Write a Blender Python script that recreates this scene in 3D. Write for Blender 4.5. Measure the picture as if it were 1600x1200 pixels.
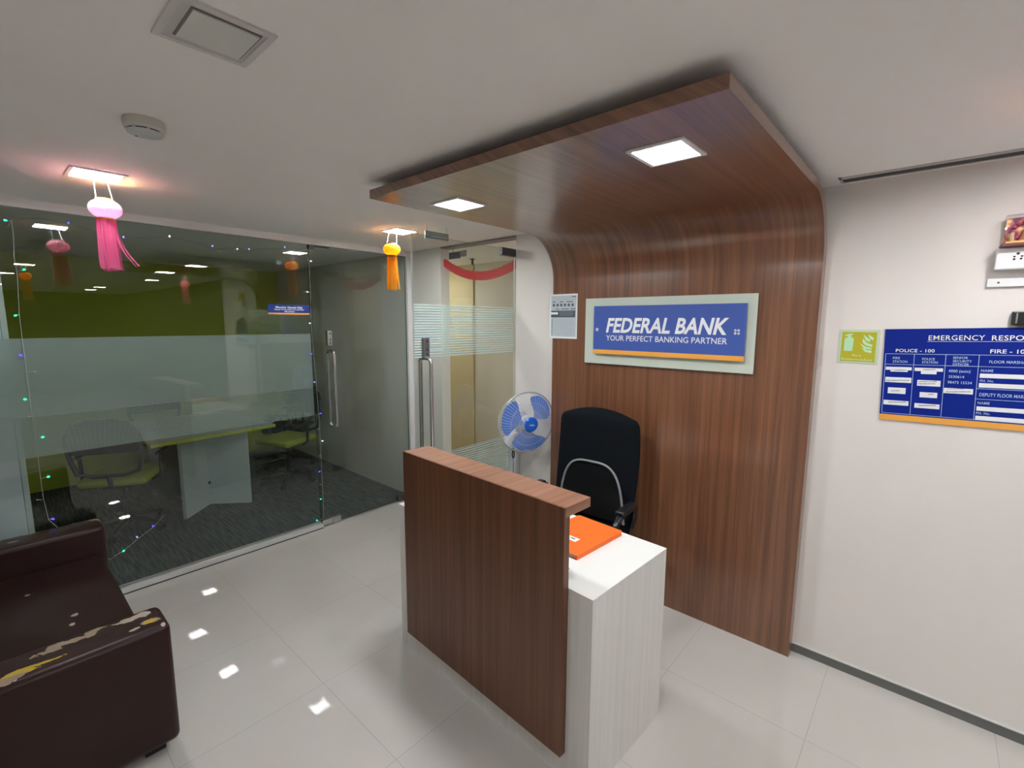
import bpy, bmesh, math, random
from mathutils import Vector, Matrix
random.seed(7)
for o in list(bpy.data.objects): bpy.data.objects.remove(o)
SC = bpy.context.scene
COL = SC.collection
PI = math.pi

# ------------------------------------------------------------------ camera
FPX, YAW, PITCH, ROLL, CH = 737.98, -0.727, -0.1313, 0.0046, 1.75
fw = Vector((math.sin(YAW)*math.cos(PITCH), math.cos(YAW)*math.cos(PITCH), math.sin(PITCH)))
r0 = Vector((math.cos(YAW), -math.sin(YAW), 0)); u0 = r0.cross(fw)
rt = r0*math.cos(ROLL) + u0*math.sin(ROLL); up = -r0*math.sin(ROLL) + u0*math.cos(ROLL)
cd = bpy.data.cameras.new('camera'); cam = bpy.data.objects.new('camera', cd); COL.objects.link(cam)
cd.sensor_width = 36; cd.lens = FPX/1600*36; cd.clip_start = 0.02
M = Matrix((rt, up, -fw)).transposed().to_4x4(); M.translation = (0, 0, CH); cam.matrix_world = M
SC.camera = cam
def at(x, y, ax, v):          # photo point -> place on the plane axis=v
    d = fw + rt*(x-800)/FPX - up*(y-600)/FPX
    p0 = Vector((0, 0, CH)); return p0 + d*((v-p0[ax])/d[ax])

# ------------------------------------------------------------------ world / exposure
w = bpy.data.worlds.new('world'); SC.world = w; w.use_nodes = True
w.node_tree.nodes['Background'].inputs[0].default_value = (0.02, 0.02, 0.02, 1)
w.node_tree.nodes['Background'].inputs[1].default_value = 0.3
vs = SC.view_settings; vs.view_transform = 'Standard'; vs.look = 'None'; vs.gamma = 1; vs.use_curve_mapping = False
vs.exposure = 0.72
SC.cycles.blur_glossy = 0.0; SC.cycles.sample_clamp_indirect = 60.0
LED = 85.0                      # radiance of a lit downlight diffuser

# ------------------------------------------------------------------ materials
def srgb(r, g, b):
    f = lambda c: (c/255/12.92 if c/255 <= .04045 else ((c/255+.055)/1.055)**2.4)
    return (f(r), f(g), f(b), 1)
MATS = {}
def nodes(name):
    m = bpy.data.materials.new(name); m.use_nodes = True; nt = m.node_tree
    b = nt.nodes['Principled BSDF']; return m, nt, b
def pm(name, col, rough=.5, metal=0, spec=.5, bump=0, bscale=60, var=0, vscale=6, emit=None, es=0, trans=0):
    if name in MATS: return MATS[name]
    m, nt, b = nodes(name)
    b.inputs['Base Color'].default_value = col if len(col) == 4 else (*col, 1)
    b.inputs['Roughness'].default_value = rough; b.inputs['Metallic'].default_value = metal
    b.inputs['Specular IOR Level'].default_value = spec
    tc = nt.nodes.new('ShaderNodeTexCoord')
    if var:
        n = nt.nodes.new('ShaderNodeTexNoise'); n.inputs['Scale'].default_value = vscale; n.inputs['Detail'].default_value = 4
        nt.links.new(tc.outputs['Object'], n.inputs['Vector'])
        mx = nt.nodes.new('ShaderNodeMix'); mx.data_type = 'RGBA'
        c = b.inputs['Base Color'].default_value
        mx.inputs[6].default_value = (c[0]*(1-var), c[1]*(1-var), c[2]*(1-var), 1)
        mx.inputs[7].default_value = (min(1, c[0]*(1+var)), min(1, c[1]*(1+var)), min(1, c[2]*(1+var)), 1)
        nt.links.new(n.outputs['Fac'], mx.inputs[0]); nt.links.new(mx.outputs[2], b.inputs['Base Color'])
    if bump:
        n = nt.nodes.new('ShaderNodeTexNoise'); n.inputs['Scale'].default_value = bscale; n.inputs['Detail'].default_value = 3
        nt.links.new(tc.outputs['Object'], n.inputs['Vector'])
        bp = nt.nodes.new('ShaderNodeBump'); bp.inputs['Strength'].default_value = bump; bp.inputs['Distance'].default_value = .002
        nt.links.new(n.outputs['Fac'], bp.inputs['Height']); nt.links.new(bp.outputs[0], b.inputs['Normal'])
    if emit:
        b.inputs['Emission Color'].default_value = emit; b.inputs['Emission Strength'].default_value = es
    MATS[name] = m; return m
def wood(name, dark, light, grain='Z', rough=.35, scale=1.0, uv=False):
    m, nt, b = nodes(name); L = nt.links
    tc = nt.nodes.new('ShaderNodeTexCoord')
    def streak(sx, sz, det):
        mp = nt.nodes.new('ShaderNodeMapping')
        s = {'Z': (sx, sx, sz), 'Y': (sx, sz, sx), 'X': (sz, sx, sx)}[grain]
        mp.inputs['Scale'].default_value = [k*scale for k in s]
        L.new(tc.outputs['UV' if uv else 'Object'], mp.inputs[0])
        n = nt.nodes.new('ShaderNodeTexNoise'); n.inputs['Scale'].default_value = 1; n.inputs['Detail'].default_value = det
        n.inputs['Distortion'].default_value = .35
        L.new(mp.outputs[0], n.inputs['Vector']); return n
    a = streak(38, .7, 5); c = streak(190, 2.2, 3); e = streak(6, .5, 2)
    mx = nt.nodes.new('ShaderNodeMath'); mx.operation = 'MULTIPLY_ADD'; mx.inputs[1].default_value = .55
    L.new(a.outputs['Fac'], mx.inputs[0])
    m2 = nt.nodes.new('ShaderNodeMath'); m2.operation = 'MULTIPLY_ADD'; m2.inputs[1].default_value = .35
    L.new(c.outputs['Fac'], m2.inputs[0])
    m3 = nt.nodes.new('ShaderNodeMath'); m3.operation = 'MULTIPLY'; m3.inputs[1].default_value = .25
    L.new(e.outputs['Fac'], m3.inputs[0]); L.new(m3.outputs[0], m2.inputs[2]); L.new(m2.outputs[0], mx.inputs[2])
    cr = nt.nodes.new('ShaderNodeValToRGB'); cr.color_ramp.elements[0].position = .40; cr.color_ramp.elements[1].position = .74
    cr.color_ramp.elements[0].color = (*dark, 1); cr.color_ramp.elements[1].color = (*light, 1)
    L.new(mx.outputs[0], cr.inputs[0]); L.new(cr.outputs[0], b.inputs['Base Color'])
    b.inputs['Roughness'].default_value = rough
    bp = nt.nodes.new('ShaderNodeBump'); bp.inputs['Strength'].default_value = .12; bp.inputs['Distance'].default_value = .001
    L.new(c.outputs['Fac'], bp.inputs['Height']); L.new(bp.outputs[0], b.inputs['Normal'])
    return m
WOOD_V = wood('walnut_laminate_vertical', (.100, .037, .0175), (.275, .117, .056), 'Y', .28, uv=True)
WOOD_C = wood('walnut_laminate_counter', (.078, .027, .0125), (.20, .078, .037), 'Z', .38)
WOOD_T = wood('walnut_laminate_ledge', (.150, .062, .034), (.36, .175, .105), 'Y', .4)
for w_ in (WOOD_V,):
    b_ = w_.node_tree.nodes['Principled BSDF']; b_.inputs['Coat Weight'].default_value = .8; b_.inputs['Coat Roughness'].default_value = .22; b_.inputs['Coat IOR'].default_value = 1.6
WHITE_LAM = wood('white_woodgrain_laminate', (.66, .645, .61), (.78, .765, .73), 'Z', .38)
DARKWALL = wood('dark_laminate_wall', (.02, .012, .008), (.05, .03, .02), 'Z', .6)
PAINT = pm('white_wall_paint', (.77, .73, .695), .62, bump=.08, bscale=180, var=.025, vscale=2)
CEIL = pm('ceiling_paint', (.88, .86, .835), .8, var=.02, vscale=2)
GREEN = pm('lime_green_paint', (.52, .58, .05), .7, var=.03)
BEIGE = pm('beige_paint', (.56, .49, .37), .7, var=.03)
YELLOW = pm('pale_yellow_paint', (.55, .45, .25), .7, var=.03)
ALU = pm('brushed_aluminium', (.62, .62, .60), .32, 1)
STEEL = pm('brushed_steel', (.66, .65, .63), .25, 1)
DARKMETAL = pm('dark_metal', (.09, .09, .10), .45, .5)
BLACK = pm('black_plastic', (.012, .012, .014), .35)
BLACKFAB = pm('black_mesh_fabric', (.006, .008, .011), .9, spec=.12, bump=.3, bscale=500)
WHITEPL = pm('white_plastic', (.80, .81, .82), .35)
WHITEPAPER = pm('white_paper', (.80, .82, .84), .7)
GREYPAPER = pm('grey_paper', (.48, .54, .58), .6, var=.05, vscale=30)
DARKPRINT = pm('dark_print', (.06, .08, .10), .6)
GREYPRINT = pm('grey_print', (.10, .12, .14), .6)
NAVY = pm('royal_blue_board', (.001, .016, .24), .5, spec=.2)
SIGNBLUE = pm('sign_blue', (.058, .11, .40), .3)
SIGNORANGE = pm('sign_orange', (.85, .40, .07), .4)
WHITELET = pm('white_lettering', (.82, .84, .86), .5)
CYANLINE = pm('pale_blue_line', (.45, .60, .85), .5)
GOLD = pm('gold_foil', (.75, .45, .12), .35, .7)
def glassmat(name, tint, ior=1.5, rough=0.0):
    m, nt, b = nodes(name); nt.nodes.remove(b); L = nt.links
    fr = nt.nodes.new('ShaderNodeFresnel'); fr.inputs['IOR'].default_value = ior
    ge = nt.nodes.new('ShaderNodeNewGeometry')                 # thin pane: same Fresnel entering and leaving
    mi = nt.nodes.new('ShaderNodeMix'); L.new(ge.outputs['Backfacing'], mi.inputs[0]); mi.inputs[2].default_value = ior; mi.inputs[3].default_value = 1/ior
    L.new(mi.outputs[0], fr.inputs['IOR'])
    tr = nt.nodes.new('ShaderNodeBsdfTransparent'); tr.inputs[0].default_value = (*tint, 1)
    gl = nt.nodes.new('ShaderNodeBsdfGlossy'); gl.inputs['Roughness'].default_value = rough
    mx = nt.nodes.new('ShaderNodeMixShader')
    L.new(fr.outputs[0], mx.inputs[0]); L.new(tr.outputs[0], mx.inputs[1]); L.new(gl.outputs[0], mx.inputs[2])
    L.new(mx.outputs[0], nt.nodes['Material Output'].inputs[0]); return m
GLASS = glassmat('clear_float_glass', (.93, .965, .945), 1.60)
ACRYL = glassmat('clear_acrylic', (.96, .95, .97), 1.45)
GEDGE = pm('green_glass_edge', (.05, .10, .085), .2)
GEDGEL = pm('pale_glass_edge', (.55, .60, .58), .2)
SIGNGLASS = pm('frosted_sign_glass', (.56, .63, .55), .35)
def film(name, zones, period, colr=(.80, .84, .84)):
    """frosted film: zones = [(z0,z1,coverage,striped)]"""
    m, nt, b = nodes(name); nt.nodes.remove(b); L = nt.links
    tc = nt.nodes.new('ShaderNodeTexCoord'); sp = nt.nodes.new('ShaderNodeSeparateXYZ'); L.new(tc.outputs['Object'], sp.inputs[0])
    def mth(op, a, bb=None, c=None):
        n = nt.nodes.new('ShaderNodeMath'); n.operation = op
        for i, v in enumerate((a, bb, c)):
            if v is None: continue
            if isinstance(v, (int, float)): n.inputs[i].default_value = v
            else: L.new(v, n.inputs[i])
        return n.outputs[0]
    z = sp.outputs['Z']; tot = None
    for z0, z1, cov, strp in zones:
        k = mth('MULTIPLY', mth('GREATER_THAN', z, z0), mth('LESS_THAN', z, z1))
        if strp:
            s = mth('LESS_THAN', mth('FRACT', mth('DIVIDE', z, period)), strp); k = mth('MULTIPLY', k, s)
        k = mth('MULTIPLY', k, cov); tot = k if tot is None else mth('ADD', tot, k)
    tr = nt.nodes.new('ShaderNodeBsdfTransparent')
    d = nt.nodes.new('ShaderNodeBsdfDiffuse'); d.inputs[0].default_value = (*colr, 1)
    t2 = nt.nodes.new('ShaderNodeBsdfTranslucent'); t2.inputs[0].default_value = (*colr, 1)
    m1 = nt.nodes.new('ShaderNodeMixShader'); m1.inputs[0].default_value = .5
    L.new(d.outputs[0], m1.inputs[1]); L.new(t2.outputs[0], m1.inputs[2])
    mx = nt.nodes.new('ShaderNodeMixShader'); L.new(tot, mx.inputs[0]); L.new(tr.outputs[0], mx.inputs[1]); L.new(m1.outputs[0], mx.inputs[2])
    L.new(mx.outputs[0], nt.nodes['Material Output'].inputs[0]); return m
def paper(name, c, t=.5):
    m, nt, b = nodes(name); nt.nodes.remove(b); L = nt.links
    d = nt.nodes.new('ShaderNodeBsdfDiffuse'); d.inputs[0].default_value = (*c, 1)
    t2 = nt.nodes.new('ShaderNodeBsdfTranslucent'); t2.inputs[0].default_value = (*c, 1)
    m1 = nt.nodes.new('ShaderNodeMixShader'); m1.inputs[0].default_value = t
    L.new(d.outputs[0], m1.inputs[1]); L.new(t2.outputs[0], m1.inputs[2]); L.new(m1.outputs[0], nt.nodes['Material Output'].inputs[0]); return m
def emis(name, c, s):
    m, nt, b = nodes(name); nt.nodes.remove(b)
    e = nt.nodes.new('ShaderNodeEmission'); e.inputs[0].default_value = (*c, 1); e.inputs[1].default_value = s
    nt.links.new(e.outputs[0], nt.nodes['Material Output'].inputs[0]); return m
LEDM = emis('lit_led_diffuser', (.97, .985, 1.0), LED)

# ------------------------------------------------------------------ mesh helpers
def box(bm, x0, x1, y0, y1, z0, z1, bev=0, seg=2):
    r = bmesh.ops.create_cube(bm, size=1)
    vv = r['verts']
    for v in vv: v.co = Vector(((x0+x1)/2 + v.co.x*(x1-x0), (y0+y1)/2 + v.co.y*(y1-y0), (z0+z1)/2 + v.co.z*(z1-z0)))
    if bev:
        es = list({e for v in vv for e in v.link_edges})
        bmesh.ops.bevel(bm, geom=es, offset=bev, segments=seg, profile=.5, affect='EDGES')
    return vv
def BX(*a, **k): bm = bmesh.new(); box(bm, *a, **k); return bm
def tube(bm, pts, r, n=8, close=False, cap=True):
    pts = [Vector(p) for p in pts]; rings = []
    N = len(pts); nrm = None
    for i, p in enumerate(pts):
        if close: t = (pts[(i+1) % N] - pts[i-1]).normalized()
        else: t = (pts[min(i+1, N-1)] - pts[max(i-1, 0)]).normalized()
        if nrm is None:
            nrm = t.orthogonal().normalized()
        else:
            nrm = (nrm - t*nrm.dot(t)); nrm = nrm.normalized() if nrm.length > 1e-6 else t.orthogonal().normalized()
        b = t.cross(nrm); rr = r[i] if isinstance(r, (list, tuple)) else r
        rings.append([bm.verts.new(p + (nrm*math.cos(2*PI*k/n) + b*math.sin(2*PI*k/n))*rr) for k in range(n)])
    for i in range(N if close else N-1):
        A, B = rings[i], rings[(i+1) % N]
        for k in range(n): bm.faces.new((A[k], A[(k+1) % n], B[(k+1) % n], B[k]))
    if cap and not close:
        bm.faces.new(rings[0][::-1]); bm.faces.new(rings[-1])
    return bm
def TB(pts, r, n=8, close=False): return tube(bmesh.new(), pts, r, n, close)
def lathe(bm, prof, c=(0, 0, 0), n=24, pleat=0, axis='Z', mat=None):
    rings = []
    for r, z in prof:
        ring = []
        for k in range(n):
            a = 2*PI*k/n; rr = r*(1 + (pleat if k % 2 else -pleat))
            v = Vector((rr*math.cos(a), rr*math.sin(a), z))
            if mat: v = mat @ v
            ring.append(bm.verts.new(v + Vector(c)))
        rings.append(ring)
    for A, B in zip(rings, rings[1:]):
        for k in range(n): bm.faces.new((A[k], A[(k+1) % n], B[(k+1) % n], B[k]))
    bm.faces.new(rings[0][::-1]); bm.faces.new(rings[-1]); return bm
def prism(bm, poly, fn, d0, d1):
    """poly list of (a,b); fn(a,b,d)->Vector"""
    A = [bm.verts.new(fn(a, b, d0)) for a, b in poly]; B = [bm.verts.new(fn(a, b, d1)) for a, b in poly]
    n = len(poly); bm.faces.new(A[::-1]); bm.faces.new(B)
    for i in range(n): bm.faces.new((A[i], A[(i+1) % n], B[(i+1) % n], B[i]))
    return bm
def rrect(x0, x1, y0, y1, r, n=6):
    out = []
    for cx, cy, a0 in ((x1-r, y1-r, 0), (x0+r, y1-r, 90), (x0+r, y0+r, 180), (x1-r, y0+r, 270)):
        for i in range(n+1):
            a = math.radians(a0 + 90*i/n); out.append((cx + r*math.cos(a), cy + r*math.sin(a)))
    return out
def wmat(o):
    m = Matrix.Identity(4)
    while o is not None: m = o.matrix_basis @ m; o = o.parent
    return m
def obj(name, bm, mat, parent=None, world=True, smooth=False, **props):
    bmesh.ops.recalc_face_normals(bm, faces=bm.faces)
    me = bpy.data.meshes.new(name)
    if parent is not None and world: bm.transform(wmat(parent).inverted())
    bm.to_mesh(me); bm.free()
    for mm in (mat if isinstance(mat, (list, tuple)) else [mat]): me.materials.append(mm)
    if smooth:
        for p in me.polygons: p.use_smooth = True
        try: me.set_sharp_from_angle(angle=math.radians(40))
        except Exception: pass
    o = bpy.data.objects.new(name, me); COL.objects.link(o)
    if parent is not None: o.parent = parent
    for k, v in props.items(): o[k] = v
    return o
def pieces(name, bms, mat, parent, world=True, smooth=False):
    for b_ in bms: obj(name, b_, mat, parent, world, smooth)
def tag(o, label=None, cat=None, group=None, kind=None):
    if label: o['label'] = label
    if cat: o['category'] = cat
    if group: o['group'] = group
    if kind: o['kind'] = kind
    return o
def thing(name, label, cat, loc=(0, 0, 0), rot=(0, 0, 0), group=None):
    o = bpy.data.objects.new(name, None); COL.objects.link(o); o.empty_display_size = .1
    o.location = loc; o.rotation_euler = rot; return tag(o, label, cat, group)
def struct(name, bm, mat, parent=None, **k):
    o = obj(name, bm, mat, parent, **k)
    if parent is None: o['kind'] = 'structure'
    return o
def copy_tree(o, parent=None):
    c = o.copy(); COL.objects.link(c)
    if parent is not None: c.parent = parent
    for ch in list(o.children): copy_tree(ch, c)
    return c
WALLX = lambda x, z, y: Matrix(((1, 0, 0, x), (0, 0, -1, y), (0, 1, 0, z), (0, 0, 0, 1)))      # text facing -Y
GLASSX = lambda y, z, x: Matrix(((0, 0, 1, x), (1, 0, 0, y), (0, 1, 0, z), (0, 0, 0, 1)))      # text facing +X
def text(bm, s, width, height, mtx, bold=0.0, shear=0.0, align='L', depth=.0006, tilt=0, spacing=1.0):
    cu = bpy.data.curves.new('t', 'FONT'); cu.body = s; cu.size = 1; cu.shear = shear; cu.offset = bold; cu.extrude = 0.0; cu.resolution_u = 3
    cu.space_character = spacing
    to = bpy.data.objects.new('t', cu); COL.objects.link(to)
    dg = bpy.context.evaluated_depsgraph_get(); dg.update()
    me = bpy.data.meshes.new_from_object(to.evaluated_get(dg))
    bpy.data.objects.remove(to); bpy.data.curves.remove(cu)
    xs = [v.co.x for v in me.vertices]; x0, x1 = min(xs), max(xs)
    sx = (width/(x1-x0)) if width else height/.70; sy = height/.70
    off = -x0 if align == 'L' else (-(x0+x1)/2 if align == 'C' else -x1)
    vs_ = [bm.verts.new(mtx @ Vector(((v.co.x+off)*sx, v.co.y*sy, depth))) for v in me.vertices]
    for p in me.polygons:
        try: bm.faces.new([vs_[i] for i in p.vertices])
        except ValueError: pass
    bpy.data.meshes.remove(me); return bm

ZC = 2.393; YW = 2.756; YP = 2.68; GX = -3.765
# ================================================================== SETTING
# floor tiles
m, nt, b = nodes('polished_vitrified_tile'); L = nt.links
tc = nt.nodes.new('ShaderNodeTexCoord'); sp = nt.nodes.new('ShaderNodeSeparateXYZ'); L.new(tc.outputs['Object'], sp.inputs[0])
def mth(op, a, bb=None, c=None):
    n = nt.nodes.new('ShaderNodeMath'); n.operation = op
    for i, v in enumerate((a, bb, c)):
        if v is None: continue
        if isinstance(v, (int, float)): n.inputs[i].default_value = v
        else: L.new(v, n.inputs[i])
    return n.outputs[0]
def groove(axis, org):
    q = mth('DIVIDE', mth('SUBTRACT', sp.outputs[axis], org), .604)
    f = mth('FRACT', mth('ADD', q, 20)); d = mth('MINIMUM', f, mth('SUBTRACT', 1, f))
    return mth('LESS_THAN', d, .0022), mth('FLOOR', q)
gx, ix = groove('X', -2.672); gy, iy = groove('Y', .955)
g = mth('MAXIMUM', gx, gy)
cmb = nt.nodes.new('ShaderNodeCombineXYZ'); L.new(ix, cmb.inputs[0]); L.new(iy, cmb.inputs[1])
wn = nt.nodes.new('ShaderNodeTexWhiteNoise'); L.new(cmb.outputs[0], wn.inputs['Vector'])
nz = nt.nodes.new('ShaderNodeTexNoise'); nz.inputs['Scale'].default_value = 3.5; nz.inputs['Detail'].default_value = 4; L.new(tc.outputs['Object'], nz.inputs['Vector'])
tv = mth('ADD', mth('MULTIPLY', wn.outputs['Value'], .3), mth('MULTIPLY', nz.outputs['Fac'], .7))
cr = nt.nodes.new('ShaderNodeValToRGB'); cr.color_ramp.elements[0].color = (.54, .515, .48, 1); cr.color_ramp.elements[1].color = (.60, .575, .54, 1)
L.new(tv, cr.inputs[0])
mx = nt.nodes.new('ShaderNodeMix'); mx.data_type = 'RGBA'; L.new(g, mx.inputs[0]); L.new(cr.outputs[0], mx.inputs[6]); mx.inputs[7].default_value = (.36, .33, .30, 1)
L.new(mx.outputs[2], b.inputs['Base Color'])
L.new(mth('MULTIPLY_ADD', g, .5, .012), b.inputs['Roughness'])
TILE = m
# carpet
m, nt, b = nodes('grey_striped_carpet'); L = nt.links
tc = nt.nodes.new('ShaderNodeTexCoord'); mp = nt.nodes.new('ShaderNodeMapping'); mp.inputs['Scale'].default_value = (5, 75, 1); L.new(tc.outputs['Object'], mp.inputs[0])
n1 = nt.nodes.new('ShaderNodeTexNoise'); n1.inputs['Scale'].default_value = 1; n1.inputs['Detail'].default_value = 3; L.new(mp.outputs[0], n1.inputs['Vector'])
cr = nt.nodes.new('ShaderNodeValToRGB'); cr.color_ramp.elements[0].position = .38; cr.color_ramp.elements[1].position = .64
cr.color_ramp.elements[0].color = (.026, .033, .037, 1); cr.color_ramp.elements[1].color = (.10, .118, .122, 1)
L.new(n1.outputs['Fac'], cr.inputs[0]); L.new(cr.outputs[0], b.inputs['Base Color']); b.inputs['Roughness'].default_value = .95
CARPET = m

bm = bmesh.new(); box(bm, GX-.02, 8, -1.7, YW, -.1, 0); box(bm, -5.2, -.6, YW, 4.1, -.1, 0)
fl = struct('floor', bm, TILE)
struct('floor_carpet', BX(-6.8, GX-.02, -1.7, YW, -.1, 0), CARPET)
bm = bmesh.new(); box(bm, -6.8, 8, -1.7, YW+.1, ZC, ZC+.1)
struct('ceiling', bm, CEIL)
struct('ceiling_corridor', BX(-5.2, -.6, YW+.1, 4.1, ZC+.03, ZC+.13), CEIL)
bm = bmesh.new(); box(bm, -6.8, -3.30, YW, YW+.1, 0, ZC); box(bm, -2.416, 1.1, YW, YW+.1, 0, ZC)
struct('wall_back', bm, PAINT)
struct('wall_back_side', BX(1.1, 8, YW, YW+.1, 0, ZC), DARKWALL)
struct('wall_left', BX(-6.8, -6.7, -1.7, YW, 0, ZC), GREEN)
struct('wall_front', BX(-6.8, 8, -1.8, -1.7, 0, ZC), PAINT)
struct('wall_right', BX(8, 8.1, -1.7, YW, 0, ZC), DARKWALL)
struct('wall_corridor', BX(-4.17, -.6, 4.0, 4.1, 0, ZC+.03), BEIGE)
struct('wall_corridor_left', BX(-5.2, -4.17, 3.98, 4.1, 0, ZC+.03), YELLOW)
struct('wall_corridor_end', BX(-5.3, -5.2, YW+.1, 4.1, 0, ZC+.03), YELLOW)
struct('wall_corridor_right', BX(-.6, -.5, YW+.1, 4.1, 0, ZC+.03), BEIGE)
# shallow pilaster edge on the back wall right of the wood (it breaks the wall line there)
bb_ = struct('baseboard_back', BX(-.424, 1.1, YW-.008, YW, 0, .048), pm('grey_anodised_skirting', (.16, .165, .155), .45, .3))
obj('top_lip', BX(-.424, 1.1, YW-.013, YW, .048, .053), pm('bright_skirting_lip', (.62, .62, .60), .4), bb_)
bm = bmesh.new(); box(bm, -3.30, -2.416, YW-.004, YW+.102, ZC-.012, ZC)
struct('trim_1', bm, pm('grey_header_paint', (.28, .27, .28), .6))
t2_ = struct('trim_2', BX(GX-.035, GX+.035, -1.7, 1.795, .010, .042), pm('white_aluminium', (.60, .60, .58), .4))
obj('shadow_gap_strip', BX(GX-.030, GX+.032, -1.7, 1.795, 0, .010), pm('painted_gap_shade', (.05, .05, .05), .7), t2_)  # dark strip that paints the shadow gap under the channel
bm = bmesh.new(); box(bm, GX-.03, GX+.03, -1.7, YW, ZC-.045, ZC)
struct('trim_3', bm, CEIL)
bm = bmesh.new(); box(bm, GX-.02, GX+.03, 2.715, YW, 0, ZC-.045)
struct('trim_4', bm, pm('white_post_paint', (.75, .75, .74), .35))
# glass partition
gb = bmesh.new(); box(gb, GX-.006, GX+.006, -1.7, 1.795, .042, 2.348)
def glass_edges(bm):
    bm.faces.ensure_lookup_table(); bm.normal_update()
    for f_ in bm.faces:
        if f_.calc_area() < .05: f_.material_index = 1
def glasspane(name, bm, parent=None, edge=GEDGE):
    glass_edges(bm); return struct(name, bm, [GLASS, edge], parent)
for v in gb.verts: v.co.x -= .008*(v.co.y-.15)             # the pane is set a touch out of square
win = glasspane('window_1', gb); win['label'] = 'frameless glass partition of the meeting room, frosted across its middle'
bm = bmesh.new(); box(bm, GX-.0075, GX-.0065, -1.7, 1.79, .97, 1.645)
for v in bm.verts: v.co.x -= .008*(v.co.y-.15)
obj('frosted_film', bm, film('partition_film', [(1.205, 1.645, .62, 0), (.97, 1.205, .84, .62)], .008, (.62, .68, .67)), win)
# glass door of the meeting room
d1 = glasspane('door_1', BX(GX-.006, GX+.006, 1.80, 2.712, .012, 2.345)); d1['label'] = 'closed frameless glass door of the meeting room'
def patch(name, x0, x1, y0, y1, z0, z1, mat, par): return obj(name, BX(x0, x1, y0, y1, z0, z1, bev=.003), mat, par)
patch('patch_fitting', GX-.018, GX+.018, 1.80, 1.965, .012, .062, STEEL, d1)
obj('patch_seam', BX(GX+.018, GX+.0192, 1.880, 1.883, .014, .060), DARKMETAL, d1)
patch('patch_fitting', GX-.018, GX+.018, 2.56, 2.712, .012, .062, DARKMETAL, d1)
patch('top_lock', GX-.015, GX+.015, 1.797, 1.838, 2.315, 2.350, DARKMETAL, d1)
obj('top_latch', BX(GX-.012, GX+.012, 1.84, 1.97, 2.335, 2.352, bev=.006), DARKMETAL, d1)
def pull(par, x, y, z0, z1, sgn, name='handle', dx=.055, r=.0125):
    pts = [(x, y, z0)]
    for k in range(7):
        a = k/6*PI/2; pts.append((x+sgn*(dx-.03+.03*math.sin(a)), y, z0+.03*(1-math.cos(a)) if True else 0))
    for k in range(7):
        a = k/6*PI/2; pts.append((x+sgn*(dx-.03+.03*math.cos(a)), y, z1-.03+.03*math.sin(a)))
    pts.append((x, y, z1)); return obj(name, TB(pts, r, 12), STEEL, par, smooth=True)
pull(d1, GX, 1.945, .86, 1.50, 1); pull(d1, GX, 1.945, .86, 1.50, -1)
lk = obj('lock_plate', BX(GX-.02, GX+.02, 1.915, 1.955, 1.545, 1.668, bev=.004), pm('pale_steel', (.5, .48, .46), .35, .9), d1)
pieces('keyhole', [lathe(bmesh.new(), [(.006, 0), (.006, .002)], (GX+.020, 1.937, z), 10, mat=Matrix.Rotation(PI/2, 3, 'Y')) for z in (1.645, 1.595, 1.568)], BLACK, lk)
# open glass door of the passage
HX = -2.43
d2 = glasspane('door_2', BX(HX-.006, HX+.006, 1.805, 2.752, .012, 2.283), edge=GEDGEL); d2['label'] = 'open glass door with striped frosted bands in front of the passage'
bm = bmesh.new(); box(bm, HX-.0085, HX-.0070, 1.806, 2.750, .012, 2.2)
obj('striped_film', bm, film('door_stripes', [(1.512, 1.858, .95, .56), (.35, .862, .95, .56)], .0165, (.80, .88, .88)), d2)
patch('patch_fitting', HX-.018, HX+.018, 2.60, 2.752, 2.235, 2.290, DARKMETAL, d2)
patch('patch_fitting', HX-.018, HX+.018, 2.60, 2.752, .012, .065, DARKMETAL, d2)
pull(d2, HX, 1.895, .90, 1.515, 1); pull(d2, HX, 1.895, .90, 1.515, -1)
lk = obj('lock_plate', BX(HX-.02, HX+.02, 1.872, 1.915, 1.515, 1.645, bev=.004), pm('grey_steel_plate', (.22, .22, .23), .4, .8), d2)
pieces('keyhole', [lathe(bmesh.new(), [(.006, 0), (.006, .002)], (HX+.020, 1.893, z), 10, mat=Matrix.Rotation(PI/2, 3, 'Y')) for z in (1.622, 1.57, 1.54)], BLACK, lk)

# ================================================================== WOOD FEATURE: wall panel curving into canopy
XL, XR, YC, ZB, ZT, RAD = -2.005, -.424, 1.26, 2.31, 2.348, .28
prof = [(YW-.001, 0.0), (YP, 0.0)]                      # (y,z) inner/front line
arc = [(YP-RAD+RAD*math.cos(a), ZB-RAD+RAD*math.sin(a)) for a in [PI/2*i/24 for i in range(25)]]
front = [(YP, 0.0)] + arc + [(YC, ZB)]
RO = RAD + ZT - ZB
arc2 = [(YP-RAD+(YW-.001-YP+RAD)*math.cos(a), ZB-RAD+RO*math.sin(a)) for a in [PI/2*i/24 for i in range(25)]]
back = [(YW-.001, 0.0)] + arc2 + [(YC, ZT)]
ca = thing('reception_canopy', 'dark walnut wall panel that curves up into the canopy over the reception desk', 'panel', ((XL+XR)/2, YP, 0))
bm = bmesh.new()
F = [[bm.verts.new((x, y, z)) for (y, z) in front] for x in (XL, XR)]
B = [[bm.verts.new((x, y, z)) for (y, z) in back] for x in (XL, XR)]
n = len(front)
for i in range(n-1):
    bm.faces.new((F[0][i], F[1][i], F[1][i+1], F[0][i+1])); bm.faces.new((B[0][i+1], B[1][i+1], B[1][i], B[0][i]))
    for s in (0, 1): bm.faces.new((F[s][i], F[s][i+1], B[s][i+1], B[s][i]))
bm.faces.new((F[0][0], B[0][0], B[1][0], F[1][0])); bm.faces.new((F[0][-1], F[1][-1], B[1][-1], B[0][-1]))
bmesh.ops.recalc_face_normals(bm, faces=bm.faces)
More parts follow.
